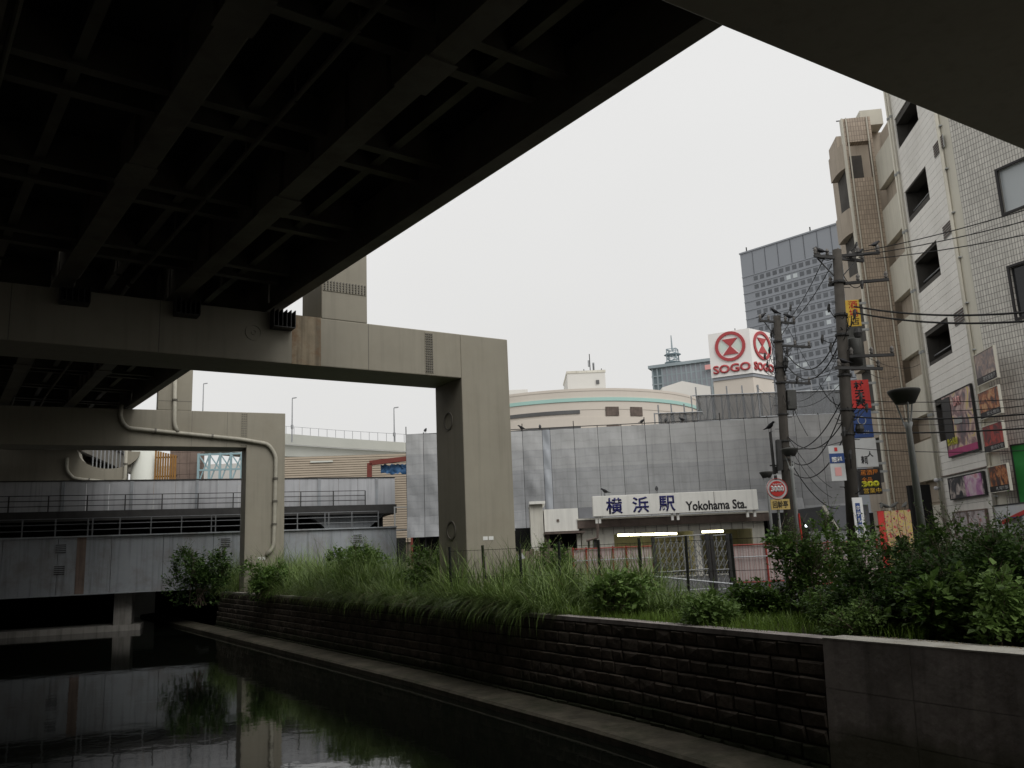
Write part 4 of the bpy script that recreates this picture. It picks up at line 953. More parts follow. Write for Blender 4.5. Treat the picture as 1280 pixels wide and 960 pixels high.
for z in (.15, .9, 1.7): MB().bar((0, -.01, z), (n * 1.28, -.01, z), .012).build('rail', 'fence_black', fe)
# rusty rail in front of the column foot
# red tube barriers
def barrier(label, px0, px1, Y, top, n, hgt=None):
    p0, p1 = aY(px0, top, Y), aY(px1, top, Y); F = Fr((p0.x, Y), 0); W_ = p1.x - p0.x; h = p0.z if hgt is None else hgt
    t = fthing('site_barrier', label, 'barrier', F, 'red tube site barriers before the station')
    for i in range(n + 1): MB().tube([(W_ * i / n, 0, 0), (W_ * i / n, 0, h + .04)], .035, 6).build('post', 'barrier_red', t)
    for z in (.25, h - .02): MB().tube([(0, -.03, z), (W_, -.03, z)], .026, 6).build('rail', 'barrier_red', t)
    MB().tube([(-.1, -.07, h * .72), (W_ + .1, -.07, h * .72)], .02, 6).build('scaffold_tube', 'galvanised', t)
    for i in range(n): box(W_ * i / n + .03, W_ * (i + 1) / n - .03, .04, .055, .3, h - .06).build('panel', 'barrier_pink', t)
    mbw = MB()
    for k in range(int(W_ / .1)): mbw.bar((k * .1, .02, .2), (k * .1, .02, h), .006)
    tag(mbw.build('mesh_wire', 'barrier_red', t), kind='stuff')
barrier('red tube barrier with pink panels left of the folding gate', 716, 816, 33, 686, 6)
barrier('red tube barrier with pink panels right of the folding gate', 914, 1000, 30, 681, 2)
barrier('red tube barrier with pale panels half hidden by the bushes', 1003, 1096, 27, 679, 3)
o = thing('concrete_fence', 'low grey board fence at the foot of the plant room', 'fence')
q = rect(645, 688, 716, 712, 36)
for i in range(12):
    x = q[0] + (q[1] - q[0]) * i / 12; box(x + .01, x + (q[1] - q[0]) / 12 - .01, 36, 36.06, 0, q[3] + .08 * (i % 2)).build('board', 'brick_brown', o)
# folding lattice gate
def lattice(label, px0, px1, Y, yt, n, tilt):
    p0, p1 = aY(px0, yt, Y), aY(px1, yt, Y); W_ = p1.x - p0.x; h = p0.z + .02
    t = thing('folding_gate', label, 'gate', (p0.x, Y, 0), R(4), 'sections of the folding lattice gate'); t.rotation_euler = (0, R(-tilt), R(4))
    for i in range(n + 1): MB().tube([(W_ * i / n, 0, .08), (W_ * i / n, 0, h)], .022, 6).build('upright', 'gate_steel', t)
    for i in range(n):
        for j in range(5):
            za, zb_ = .2 + (h - .3) * j / 5, .2 + (h - .3) * (j + 1) / 5; xa, xb = W_ * i / n, W_ * (i + 1) / n
            MB().bar((xa, -.03, za), (xb, -.03, zb_), .045, .014).build('lattice_bar', 'gate_steel', t); MB().bar((xa, .03, zb_), (xb, .03, za), .045, .014).build('lattice_bar', 'gate_steel', t)
    for z in (.12, .75, h + .02): MB().tube([(0, -.06, z), (W_, -.06, z)], .018, 6).build('rail', 'galvanised' if z < .2 else 'gate_steel', t)
    for x in (0.02, W_): box(x - .05, x + .05, -.1, .06, .05, h + .05).build('end_post', 'dark_steel', t)
lattice('wide section of grey folding lattice gate before the station', 817, 886, 28.5, 674, 9, 1.5)
lattice('narrow section of grey folding lattice gate beside the red barrier', 889, 910, 28.7, 671, 3, 1.0)
z = aY(700, 718, 26); o = MB().tube([aY(812, 720, 27.5), aY(916, 730, 27.2)], .03, 6).build('ground_rail', 'galvanised'); tag(o, 'pale tube rail lying along the foot of the gate', 'rail')

# ================================================================ white tiled corner building
E1 = apl(1147, 400, (0, 38, 0), Vector((0, 1, 0)))
dsx = Vector((0.13, 0.9915, 0)).normalized()
WF = Fr((E1.x, E1.y), math.degrees(math.atan2(-dsx.y, -dsx.x)))        # x from the far edge towards the viewer, y into the house
WL = WF.lp(1207, 400)[0]; WTOP = 27.0
wb = fthing('corner_building', 'white tiled corner building with open stair bays and posters', 'building', WF)
holes = []
op = [WF.rect(1134, 218, 1162, 257), WF.rect(1143, 312, 1175, 347), WF.rect(1153.5, 411, 1187, 448)]
print('openings', [[round(v, 2) for v in o] for o in op], 'WL', WL)
sp_ = ((op[0][2] - op[2][2]) / 2); x0 = sum(o[0] for o in op) / 3; x1 = sum(o[1] for o in op) / 3; hz = sum(o[3] - o[2] for o in op) / 3
for k in range(-2, 3 + 2):
    zb = op[2][2] + sp_ * k
    if k == -1: holes.append((x0, x0 + .8, zb - .1, zb + hz + .3))
    elif k >= 0: holes.append((x0, x1, zb, zb + hz))
# tile courses as separate strips, broken at the openings
ch_ = 0.31; z = 0.0; zi = 0
tiles = {}
while z < WTOP:
    cuts = [(h[0], h[1]) for h in holes if h[2] < z + ch_ - .01 and h[3] > z + .01]
    xs = [0.0]
    segs = []
    c_ = cuts[0] if cuts else None
    if c_: segs = [(0.0, c_[0]), (c_[1], WL)]
    else: segs = [(0.0, WL)]
    for a, b in segs:
        key = round(b - a, 2), round(a, 2)
        if key not in tiles: tiles[key] = mesh_of(box(a + .001, b - .001, 0, .05, .006, ch_ - .006), 'tile', 'white_tile')
        inst('tile_course', tiles[key], wb, (0, 0, z))
    z += ch_
facade(MB(), 0, WL, 0, WTOP, holes, .052, .5).build('wall_core', 'interior_dark', wb)
for h in holes:
    rc = MB().box(h[0], h[1], 2.2, 2.3, h[2] - .3, h[3] + .2).box(h[0] - .05, h[0] - .01, .56, 2.2, h[2] - .3, h[3] + .2).box(h[1] + .01, h[1] + .05, .56, 2.2, h[2] - .3, h[3] + .2).box(h[0], h[1], .56, 2.2, h[2] - .3, h[2] - .26).box(h[0], h[1], .56, 2.2, h[3] + .2, h[3] + .24).build('stair_bay', 'interior_dark', wb)
    MB().tube([(h[0], .3, h[2] + .32), (h[1], .3, h[2] + .32)], .03, 6).build('bay_rail', 'galvanised', wb)
    MB().bar((h[0] + .2, 1.6, h[2] - .2), (h[1] - .1, 1.6, h[3] + .1), .5, .12).build('stair_flight', 'concrete', wb)
for k, (px, py) in enumerate(((1174, 183), (1186, 286), (1200, 396))):
    a, b, c, d = WF.rect(px - 7, py - 9, px + 7, py + 9)
    v = box(a, b, -.03, -.001, c, d).build('wall_vent', 'lamp_grey', wb)
    for i in range(5):
        zz_ = c + (d - c) * (i + .3) / 5; box(a + .03, b - .03, -.05, -.031, zz_, zz_ + .06).build('slat', 'station_fascia', v)
# drain pipes at both edges
for xx, yy, r_ in ((.12, -.10, .07), (.36, -.08, .05), (-.06, .02, .06)):
    o = MB().tube([(xx, yy, 0), (xx, yy, WTOP)], r_, 8).build('drain_pipe', 'cream_panel', wb, smooth=True)
    for k in range(9): MB().tube([(xx, yy, 1 + k * 2.9), (xx, yy, 1.12 + k * 2.9)], r_ * 1.3, 8).build('bracket', 'lamp_grey', o)
o = MB().tube([(WL + .25, -.05, 0), (WL + .25, -.05, WTOP)], .075, 8).build('drain_pipe', 'cream_panel', wb, smooth=True)
for k in range(14): MB().box(WL + .05, WL + .42, -.05, .05, 1 + k * 1.9, 1.05 + k * 1.9).build('bracket', 'lamp_grey', o)
# rounded corner and the second face
D2 = Vector((0.44, -0.898, 0)).normalized()
loc2 = lambda v: WF.loc(WF.P + v)
a_ = math.degrees(math.atan2(D2.y, D2.x)) - math.degrees(WF.rz)
a_ = (a_ + 180) % 360 - 180                               # turn between the faces, local
print('turn', a_)
cr0 = 0.75
def corner_pts(n=6):
    out = []
    for i in range(n + 1):
        t = i / n; th = R(a_ * t); 
        out.append(th)
    return out
pts_ = [(WL, 0.0)]; x, y = WL, 0.0; nseg = 6
for i in range(nseg):
    th = R(a_ * (i + .5) / nseg); x += math.cos(th) * cr0 / nseg; y += math.sin(th) * cr0 / nseg; pts_.append((x, y))
back = [(px_ , py_ + .3) for px_, py_ in reversed(pts_)]
MB().prism(pts_ + back, 0, WTOP).build('rounded_corner', 'cream_panel', wb, smooth=False)
ef = bpy.data.objects.new('tiled_face', None); COL.objects.link(ef); ef.parent = wb; ef.location = (pts_[-1][0], pts_[-1][1], 0); ef.rotation_euler = (0, 0, R(a_))
eP = WF.P + WF.x * pts_[-1][0] + WF.y * pts_[-1][1]
EF = Fr((eP.x, eP.y), math.degrees(WF.rz) + a_)
wh = []
for (pa_, pb, pc, pd) in ((1247, 214, 1300, 270), (1262, 335, 1310, 400)):
    s0, zt_ = EF.lp(pa_, pb); _, zb_ = EF.lp(pa_, pd); wh.append((s0, s0 + 1.9, zb_, zt_))
fl = facade(MB(), 0.0, 14, 0, WTOP, wh, 0, .15).build('wall', 'grey_tile', ef)
for i, h in enumerate(wh):
    box(h[0], h[1], .10, .14, h[2], h[3]).build('window', 'window_glass' if i == 0 else 'window_black', ef)
    for (xa, xb, za, zb_) in ((h[0] - .09, h[0], h[2] - .09, h[3] + .09), (h[1], h[1] + .09, h[2] - .09, h[3] + .09), (h[0], h[1], h[3], h[3] + .09), (h[0], h[1], h[2] - .09, h[2])):
        box(xa, xb, -.06, .02, za, zb_).build('window_frame', 'poster_black', ef)
MB().prism([(0.0, 2.4), (WL + .6, 2.4), (WL + 12, 12), (0, 16)], 0, WTOP).build('building_core', 'tan_wall', wb)
# ledge band above the shop floor
zl = WF.lp(1200, 592)[1]
box(.45, WL, -.06, -.001, zl, zl + .05).build('band', 'station_fascia', wb)

# posters on the corner building
def board(label, F, px0, py0, px1, py1, m_, name='poster', yo=-.12, frame='dark_steel', grp='posters on the white tiled building', thick=.1, fw=.05):
    """pixel corners: left-top, right-bottom measured along the receding face"""
    s0, za = F.lp(px0, py0, yo); s1, zb_ = F.lp(px1, py1, yo)
    t = fthing(name, label, 'poster', F, grp); z0_, z1_ = min(za, zb_), max(za, zb_); s0, s1 = min(s0, s1), max(s0, s1)
    box(s0 + fw, s1 - fw, yo + .02, yo + thick, z0_ + fw, z1_ - fw).build('print', m_, t)
    MB().box(s0, s0 + fw, yo, yo + thick, z0_, z1_).box(s1 - fw, s1, yo, yo + thick, z0_, z1_).box(s0 + fw, s1 - fw, yo, yo + thick, z0_, z0_ + fw).box(s0 + fw, s1 - fw, yo, yo + thick, z1_ - fw, z1_).build('frame', frame, t)
    return t, s0, s1, z0_, z1_
def sub(t, m_, name, s0, s1, z0_, z1_, a, b, c, d, yo):
    return box(s0 + (s1 - s0) * a, s0 + (s1 - s0) * b, yo - .006, yo + .018, z0_ + (z1_ - z0_) * c, z0_ + (z1_ - z0_) * d).build(name, m_, t)
Y0 = -.12
t, a, b, c, d = board('large bar poster with pale glasses on dark ground and magenta foot', WF, 1175, 497, 1224, 562, 'print_bar')
sub(t, 'poster_black', 'print_panel', a, b, c, d, .03, .30, .22, .95, Y0); sub(t, 'magenta', 'print_band', a, b, c, d, .02, .98, .02, .12, Y0); sub(t, 'lettering_grey', 'print_panel', a, b, c, d, .36, .62, .48, .58, Y0)
text('lettering', '飲み放題', 'lime', t, a + (b - a) * .05, a + (b - a) * .40, c + (d - c) * .18, c + (d - c) * .30, Y0 - .01, .006, .005)
text('lettering', 'BAR', 'pink_logo', t, a + (b - a) * .42, a + (b - a) * .66, c + (d - c) * .76, c + (d - c) * .90, Y0 - .01, .006, .03)
ups = [(1216, 445, 1247, 472, 'print_grey', 'topmost grey brown food poster by the corner pipe', '個室居酒屋'),
       (1221, 492, 1252, 516, 'print_food', 'second food poster down, dark green with orange dish', '炭火焼鳥'),
       (1226, 534, 1257, 560, 'print_red', 'third food poster down, red meat on black', '焼肉食堂'),
       (1233, 584, 1263, 613, 'print_food', 'lowest food poster in the column, orange noodles on black', '札幌海鮮')]
for (pa_, pb, pc, pd, m_, lab, tx_) in ups:
    t, a, b, c, d = board(lab, WF, pa_, pb, pc, pd, m_, frame='cream_panel', fw=.03)
    sub(t, 'poster_black', 'print_band', a, b, c, d, .03, .97, .03, .24, Y0); text('lettering', tx_, 'lettering_grey', t, a + (b - a) * .35, b - (b - a) * .06, c + (d - c) * .06, c + (d - c) * .20, Y0 - .01, .006, .01)
t, a, b, c, d = board('dark framed twin poster, dancer on black beside violet picture', WF, 1184, 598, 1232, 619, 'print_night')
sub(t, 'print_violet', 'print_panel', a, b, c, d, .5, .95, .06, .94, Y0)
t, a, b, c, d = board('pale twin poster of figures just above the hedge', WF, 1190, 640, 1236, 672, 'print_pale', frame='brick_brown')
sub(t, 'brick_brown', 'divider', a, b, c, d, .45, .48, .03, .97, Y0)
t, a, b, c, d = board('white signboard with red pointed shield and blue crest', WF, 1240, 632, 1300, 668, 'poster_white', name='shield_sign', frame='dark_steel')
w_, h_ = b - a, d - c; px = lambda u: a + w_ * u; pz = lambda u: c + h_ * u
MB().prismy([(px(.15), pz(.9)), (px(.15), pz(.42)), (px(.5), pz(.06)), (px(.85), pz(.42)), (px(.85), pz(.9)), (px(.82), pz(.88)), (px(.82), pz(.44)), (px(.5), pz(.11)), (px(.18), pz(.44)), (px(.18), pz(.88))], Y0 - .01, Y0 + .019).build('shield_outline', 'red', t)
MB().bar((px(.2), Y0, pz(.42)), (px(.8), Y0, pz(.72)), .04, .14).build('red_sash', 'red', t)
MB().lathe([(.0, -.02), (w_ * .16, -.01), (w_ * .16, .01), (.0, .02)], (0, 0, 0), 14).build('crest', 'blue', t).location = (px(.5), Y0 - .02, pz(.55))
t.children[-1].rotation_euler = (R(90), 0, 0)
t, a, b, c, d = board('green awning signboard at the right edge above the shield sign', EF, 1262, 556, 1330, 640, 'green', name='green_sign', yo=-.5, thick=.3)
# small wall fittings with pale domes
for px_, py_, lab in ((1172, 600, 'upper small white wall camera on the corner building'), (1172, 610, 'lower small white wall camera on the corner building')):
    s0, z_ = WF.lp(px_, py_, -.2); t = fthing('wall_camera', lab, 'camera', WF); MB().bar((s0, -.02, z_), (s0, -.22, z_), .06).build('bracket', 'lamp_grey', t)
    MB().lathe([(.02, -.1), (.09, -.06), (.1, .03), (.04, .08)], (s0, -.26, z_), 10).build('dome', 'pigeon_white', t, smooth=True)

# ================================================================ tan tiled building with round balconies
TFp = aY(1084, 400, 41.5)
TB = Fr((TFp.x, 41.5), -7)
tb = fthing('balcony_building', 'tan tiled apartment tower with rounded balconies and cream panels', 'building', TB)
wTB = TB.lp(1121, 400)[0]; zTB = TB.lp(1080, 146)[1]; rc = (0.12, wTB - .12, TB.lp(1080, 222)[1], TB.lp(1080, 176)[1])
facade(MB(), 0, wTB, 0, zTB, [rc], 0, .5).build('wall', 'tan_tile', tb)
box(rc[0], rc[1], 1.75, 1.85, rc[2], rc[3]).build('loggia_wall', 'interior_dark', tb); box(rc[0] + .0, rc[1], .5, 1.75, rc[2] - .05, rc[2] - .002).build('loggia_floor', 'tan_wall', tb)
box(.14, wTB + 6, 1.9, 3.6, 0, zTB - .05).build('building_core', 'tan_wall', tb); box(-.06, .02, -.06, .3, 0, zTB).build('corner_trim', 'cream_panel', tb)
for k, px in ((0, 0.18), (1, wTB - .2)): MB().tube([(px, -.06, 0), (px, -.06, zTB)], .035, 6).build('drain_pipe', 'cream_panel', tb)
q = TB.rect(1075, 137, 1103, 152, 1); box(q[0], q[1], 1, 3, zTB, q[3]).build('roof_tank', 'cream_panel', tb); MB().tube([(.05, 1.2, zTB + .5), (q[0], 1.2, zTB + .5)], .03, 6).build('roof_rail', 'dark_steel', tb)
# round balconies on the street side
pr0 = [TB.lp(1048, 182)[1], TB.lp(1053, 262)[1]]; stp = pr0[0] - pr0[1]
bx = -.45
arc = [(0.1 + bx * math.sin(R(t)) * 1.0, 1.6 - 1.5 * math.cos(R(t))) for t in range(0, 91, 15)]
def balcony(z0_, z1_):
    outer = arc; inner = [(0.1 + (bx + .14) * math.sin(R(t)), 1.6 - 1.36 * math.cos(R(t))) for t in range(0, 91, 15)]
    return MB().prism(outer + [(arc[-1][0], 2.1), (arc[-1][0] + .14, 2.1)] + inner[::-1], z0_, z1_)
k = 0; zc = pr0[0]
while zc > 3:
    b_ = balcony(zc - 1.05, zc + .15).build('balcony_parapet', 'tan_wall', tb); MB().prism(arc + [(arc[-1][0], 2.1), (.1, 2.1)], zc - 1.20, zc - 1.052).build('balcony_floor', 'tan_wall', tb)
    zc -= stp
box(.0, .12, .35, 2.1, 0, pr0[0] + .14).build('balcony_back', 'interior_dark', tb)
# cream balcony panels next to the white building
CP = Fr((TB.P + TB.x * wTB).to_tuple()[:2], math.degrees(WF.rz))
LPn = -CP.loc(E1).x if CP.loc(E1).x < 0 else CP.loc(E1).x
ex = CP.loc(E1)
cpt = fthing('panel_building', 'narrow house front of stacked cream panels between tan and white buildings', 'building', CP)
LL = max(1.2, ex.x - .1)
zc = CP.lp(1098, 190)[1]; zd = CP.lp(1103, 235)[1]; per = 3.02; hgt = 1.85
z = zc - hgt; box(0, LL, .35, 1.2, 0, zc + 1.2).build('recess_wall', 'tan_wall', cpt)
while z > -1:
    box(0, LL, 0, .34, max(z, 0.01), z + hgt).build('panel', 'cream_panel', cpt)
    if z > 4: box(.1, LL - .1, .30, .345, z - 1.0, z - .05).build('window', 'tan_wall', cpt)
    z -= per
# street doorway of the tan building, and shop goods
q = rect(1140, 606, 1166, 664, 37); tag(box(q[0], q[1], 37, 37.3, 0, q[3]).build('shop_doorway', 'black_void'), 'black shop doorway between lamp and white building', 'doorway')
q = rect(1098, 638, 1140, 668, 30); sgt = thing('shop_stall_sign', 'row of red and printed banners under perching birds beside the lamp', 'banner', (q[0], 30, 0))
for i in range(5):
    wv = (q[1] - q[0]) / 5; box(i * wv + .01, (i + 1) * wv - .01, 0, .05, .2, q[3]).build('banner_panel', 'red' if i == 0 else 'print_crates', sgt)
# hanging signboards on the tan building
def hang(label, px0, py0, px1, py1, m_, letters, Y=37.5, grp='signboards stacked on the tan building'):
    a, b, c, d = rect(px0, py0, px1, py1, Y); t = thing('signboard', label, 'signboard', (a, Y, 0), R(-3), grp); w_ = b - a
    box(0, w_, 0, .22, c, d).build('board', m_, t, bevel=.01)
    box(w_, w_ + .35, .06, .14, c + .1, c + .2).build('bracket', 'lamp_grey', t); box(w_, w_ + .35, .06, .14, d - .2, d - .1).build('bracket', 'lamp_grey', t)
    for body, lm, u0, u1, v0, v1, bo in letters: text('lettering', body, lm, t, w_ * u0, w_ * u1, c + (d - c) * v0, c + (d - c) * v1, -.003, .012, bo)
hang('yellow signboard with red characters behind the pole', 1058, 375, 1075, 408, 'yellow', [('酒', 'red', .2, .85, .68, .96, .005), ('場', 'red', .2, .85, .36, .64, .005), ('店', 'sign_black', .2, .85, .05, .33, .005)])
hang('dark narrow signboard under the yellow one', 1062, 408, 1080, 462, 'lamp_bowl', [('B1F', 'lettering_grey', .2, .8, .4, .5, 0)])
hang('red signboard with black brushed characters', 1063, 475, 1087, 510.5, 'red', [('村', 'sign_black', .22, .72, .68, .95, .03), ('天', 'sign_black', .22, .72, .38, .65, .03), ('亮', 'sign_black', .22, .72, .08, .35, .03)])
hang('dark blue signboard with faint white crest', 1066, 511.5, 1090, 547, 'blue', [('〇', 'lettering_grey', .25, .7, .45, .75, 0), ('いろは', 'lettering_grey', .2, .8, .12, .25, 0)])
hang('white signboard with small black brush writing', 1070, 548, 1096, 584, 'poster_white', [('寿司', 'sign_black', .2, .5, .1, .4, .02), ('人', 'sign_black', .5, .8, .35, .55, .02)])
hang('black signboard with orange and yellow price lettering', 1074, 585.5, 1101, 618, 'poster_black', [('居酒屋', 'orange', .1, .9, .74, .95, .01), ('全品', 'orange', .12, .6, .5, .66, .01), ('300', 'lime', .1, .9, .28, .52, .06), ('営業中', 'yellow', .15, .95, .04, .24, .008)])

# ================================================================ utility poles, lamps, wires
def pole(label, px, ytop, Y, r0, r1, arms, pbase):
    b = aY(px, ytop, Y); g = aY(pbase, 690, Y); t = thing('utility_pole', label, 'utility pole', (g.x - (b.x - g.x) * g.z / (b.z - g.z), Y, 0), 0, 'concrete utility poles'); h = b.z
    t.rotation_euler = (0, math.atan2(b.x - t.location.x, h), 0)
    MB().tube([(0, 0, -.3), (0, 0, h)], [r0, r1], 16).build('pole', 'pole_concrete', t, smooth=True)
    for z in [h * .3 + k * .45 for k in range(int(h * .65 / .45))]:
        s = 1 if int(z / .45) % 2 else -1; MB().tube([(0, 0, z), (s * (r0 + .12), 0, z)], .012, 5).build('step_bolt', 'dark_steel', t)
    for z in (h * .45, h * .52, h * .62, h * .74, h * .8, h * .9): MB().lathe([(r0 * .98, -.03), (r0 * .98, .03)], (0, 0, z), 16).build('band', 'dark_steel', t)
    for (z, xa, xb, yy) in arms:
        o = MB().bar((xa, yy, z), (xb, yy, z), .075, .075).build('crossarm', 'dark_steel', t)
        k = 4
        for i in range(k):
            x = xa + (xb - xa) * (i + .15) / (k - .7)
            MB().lathe([(.03, 0), (.055, .04), (.035, .08), (.06, .12), (.02, .2)], (x, yy, z + .04), 8).build('insulator', 'insulator', o, smooth=True)
        MB().bar((xa * .6, yy, z), (0, 0, z - .6), .03).build('brace', 'dark_steel', t); MB().bar((xb * .6, yy, z), (0, 0, z - .6), .03).build('brace', 'dark_steel', t)
    return t, h
p1, H1 = pole('near thick concrete utility pole in front of the signboards', 1046, 312, 24, .20, .13, [], 1069)
hz1 = lambda py: aY(1055, py, 24).z
def arm(t, z, xa, xb, ya, yb, n=4, insul=True):
    o = MB().bar((xa, ya, z), (xb, yb, z), .08, .08).build('crossarm', 'dark_steel', t)
    if insul:
        for i in range(n):
            u = (i + .1) / (n - .8); x, y = xa + (xb - xa) * u, ya + (yb - ya) * u
            MB().lathe([(.03, 0), (.06, .05), (.035, .09), (.065, .13), (.02, .22)], (x, y, z + .04), 8).build('insulator', 'insulator', o, smooth=True)
    return o
arm(p1, hz1(322), -.75, .85, -.2, .2, 5); arm(p1, hz1(318), -.5, 1.15, .25, -.25, 4); arm(p1, hz1(353), -.25, 1.3, .2, -.4, 3); arm(p1, hz1(462), -.35, 1.0, -.25, -.25, 2); arm(p1, hz1(447), .1, 1.25, -.2, -.5, 3)
for s in (-1, 1): MB().bar((s * .6, 0, hz1(322)), (0, 0, hz1(350)), .03).build('brace', 'dark_steel', p1)
MB().lathe([(.2, 0), (.2, .75), (.16, .8)], (.38, .1, hz1(455)), 12).build('transformer', 'lamp_bowl', p1, smooth=True)
for z_, dx, dy in ((hz1(520), .1, .3), (hz1(537), .28, .15), (hz1(420), .3, -.1)): MB().lathe([(.09, -.12), (.13, 0), (.09, .14)], (dx, dy - .3, z_), 10).build('cable_closure', 'dark_steel', p1)
pl2 = rect(1066, 622, 1079, 672, 23.7); o = thing('pole_wrap_sign', 'narrow white street sign with blue lettering on the near pole', 'sign', (pl2[0], 23.6, 0), R(5))
box(0, pl2[1] - pl2[0], 0, .03, pl2[2], pl2[3]).build('board', 'lettering_white', o); box(.07, .2, -.008, -.001, pl2[2] + .1, pl2[3] - .15).build('blue_field', 'blue', o)
for i, ch in enumerate('ホテル横浜'): text('lettering', ch, 'lettering_white', o, .08, .19, pl2[3] - .35 - i * .17, pl2[3] - .22 - i * .17, -.01, .004, .02)
sg2 = rect(1037.5, 557, 1056, 601, 23.9); o = thing('clinic_sign', 'white and blue clinic sign plate fixed left of the near pole', 'sign', (sg2[0], 23.9, 0)); w_ = sg2[1] - sg2[0]; H = sg2[3] - sg2[2]
box(0, w_, 0, .03, sg2[2], sg2[3]).build('board', 'poster_white', o); box(.0, w_, -.008, -.001, sg2[2] + H * .5, sg2[2] + H * .78).build('blue_field', 'blue', o)
text('lettering', '眼科', 'lettering_white', o, w_ * .15, w_ * .85, sg2[2] + H * .52, sg2[2] + H * .68, -.009, .004, .03); box(w_ * .4, w_ * .6, -.008, -.001, sg2[2] + H * .84, sg2[2] + H * .95).build('red_mark', 'red', o)
box(w_ * .28, w_ * .72, -.008, -.001, sg2[2] + H * .14, sg2[2] + H * .38).build('printed_map', 'pink_logo', o); box(w_, w_ + .12, .0, .03, sg2[2] + H * .6, sg2[2] + H * .65).build('bracket', 'dark_steel', o)

p2, H2 = pole('farther concrete utility pole below the red letter sign with crows', 971, 395, 32, .21, .14, [], 989)
hz2 = lambda py: aY(978, py, 32).z
arm(p2, hz2(402), -.75, .75, -.2, .2, 5); arm(p2, hz2(432), 0, 1.3, -.1, .2, 3); arm(p2, hz2(478), .1, 1.2, -.1, .2, 3)
for s in (-1, 1): MB().bar((s * .5, 0, hz2(402)), (0, 0, hz2(425)), .03).build('brace', 'dark_steel', p2)
MB().box(.16, .5, -.2, .15, hz2(512), hz2(488)).build('transformer', 'lamp_bowl', p2, bevel=.02)
for k in range(7):
    a = random.uniform(0, 6.3); MB().lathe([(.05, -.12), (.09, 0), (.05, .14)], (math.cos(a) * .24, math.sin(a) * .24 - .05, hz2(452 + k * 3)), 8).build('cable_closure', 'dark_steel', p2)
MB().box(-.32, -.16, -.15, .12, hz2(588), hz2(550)).build('control_box', 'dark_steel', p2)
rj = random.Random(17)
def jumpers(t, zlist, reach, n):     # looped cables and closures bundled at the pole
    for k in range(n):
        z = rj.choice(zlist) + rj.uniform(-.3, .3); a0, a1 = rj.uniform(0, 6.3), rj.uniform(0, 6.3)
        P = Vector((math.cos(a0) * .2, math.sin(a0) * .2, z)); Q = Vector((math.cos(a1) * reach * rj.uniform(.4, 1), math.sin(a1) * reach * .6, z + rj.uniform(-.5, .5))); sg_ = rj.uniform(.1, .4)
        MB().tube([P + (Q - P) * (i / 8) - Vector((0, 0, sg_ * 4 * (i / 8) * (1 - i / 8))) for i in range(9)], .013, 5).build('jumper_cable', 'wire_black', t)
        if k % 2: MB().tube([Q + Vector((0, 0, -.14)), Q, Q + Vector((.02, 0, .12))], [.03, .05, .03], 7).build('cable_closure', 'dark_steel', t)
jumpers(p1, [hz1(325), hz1(350), hz1(400), hz1(440), hz1(500), hz1(530), hz1(600)], .75, 26)
jumpers(p2, [hz2(405), hz2(440), hz2(455), hz2(460), hz2(500), hz2(560)], .7, 22)
# thin arm pole left of the second pole
q = aY(963, 540, 32.2); t = thing('signal_post', 'thin dark post with short arm beside the farther pole', 'post', (q.x, 32.2, 0)); MB().tube([(0, 0, 0), (0, 0, q.z)], .05, 8).build('pole', 'dark_steel', t)
z_ = aY(963, 582, 32.2).z; MB().bar((-.15, 0, z_), (.5, 0, z_), .05).build('arm', 'dark_steel', t); MB().lathe([(.08, -.15), (.1, .1)], (.05, 0, z_ - .15), 8).build('siren', 'dark_steel', t)

def lamp(label, px, yt, Y, rb, py_base=690):
    top = aY(px, yt, Y); t = thing('street_lamp', label, 'street lamp', (top.x + .12, Y, 0), 0, 'dish shaped street lamps'); h = top.z; f_ = rb / .3
    MB().tube([(0, 0, 0), (0, 0, h - .75 * f_), (0, 0, h - .62 * f_)], [.085 * f_, .055 * f_, .09 * f_], 10).build('pole', 'lamp_grey', t, smooth=True)
    MB().lathe([(rb * .58, h - .26 * f_), (rb * .95, h - .06 * f_), (rb, h - .02), (rb * .97, h), (rb * .5, h + .03 * f_)], (0, 0, 0), 20).build('lamp_dish', 'lamp_bowl', t, smooth=True)
    for s in range(3):
        a = R(120 * s + 20); MB().tube([(math.cos(a) * .07 * f_, math.sin(a) * .07 * f_, h - .64 * f_), (math.cos(a) * rb * .55, math.sin(a) * rb * .55, h - .25 * f_)], .016 * f_, 6).build('bracket', 'lamp_grey', t)
    return t, h
lamp('large dish street lamp standing before the tan building', 1122, 488, 17.0, .32)
l2, _ = lamp('middle dish street lamp with red and white pole next to the round sign', 982, 561, 26.5, .27)
MB().tube([(.075, -.06, .2), (.06, -.06, 2.4)], .03, 6).build('red_strip', 'red', l2)
lamp('small distant dish street lamp beside the station sign', 954, 590, 35, .28)
q = aY(971, 611, 27.5); t = thing('round_sign', 'round red sign with white ring above an ochre name plate', 'sign', (q.x, 27.5, 0), 0); r_ = .335
MB().lathe([(r_, -.03), (r_, .03)], (0, 0, 0), 28).build('disc', 'poster_white', t).rotation_euler = (R(90), 0, 0); bpy.data.objects[-1] if False else None
d_ = kids(t)[-1]; d_.location = (0, 0, q.z)
MB().ring(0, q.z, r_ * .96, r_, -.05, -.031).build('rim', 'red', t)
o = MB().lathe([(r_ * .74, -.01), (r_ * .74, .01)], (0, 0, 0), 28).build('red_disc', 'red', t); o.rotation_euler = (R(90), 0, 0); o.location = (0, -.045, q.z)
text('lettering', '3000', 'lettering_white', t, -r_ * .62, r_ * .62, q.z - .10, q.z + .10, -.056, .008, .05)
text('lettering', '飲み放題', 'lettering_white', t, -r_ * .45, r_ * .45, q.z + .11, q.z + .17, -.056, .006, .02)
a, b, c, d = rect(963.5, 624, 987, 637, 27.5); box(a - q.x, b - q.x, -.03, .03, c, d).build('name_plate', 'ochre', t)
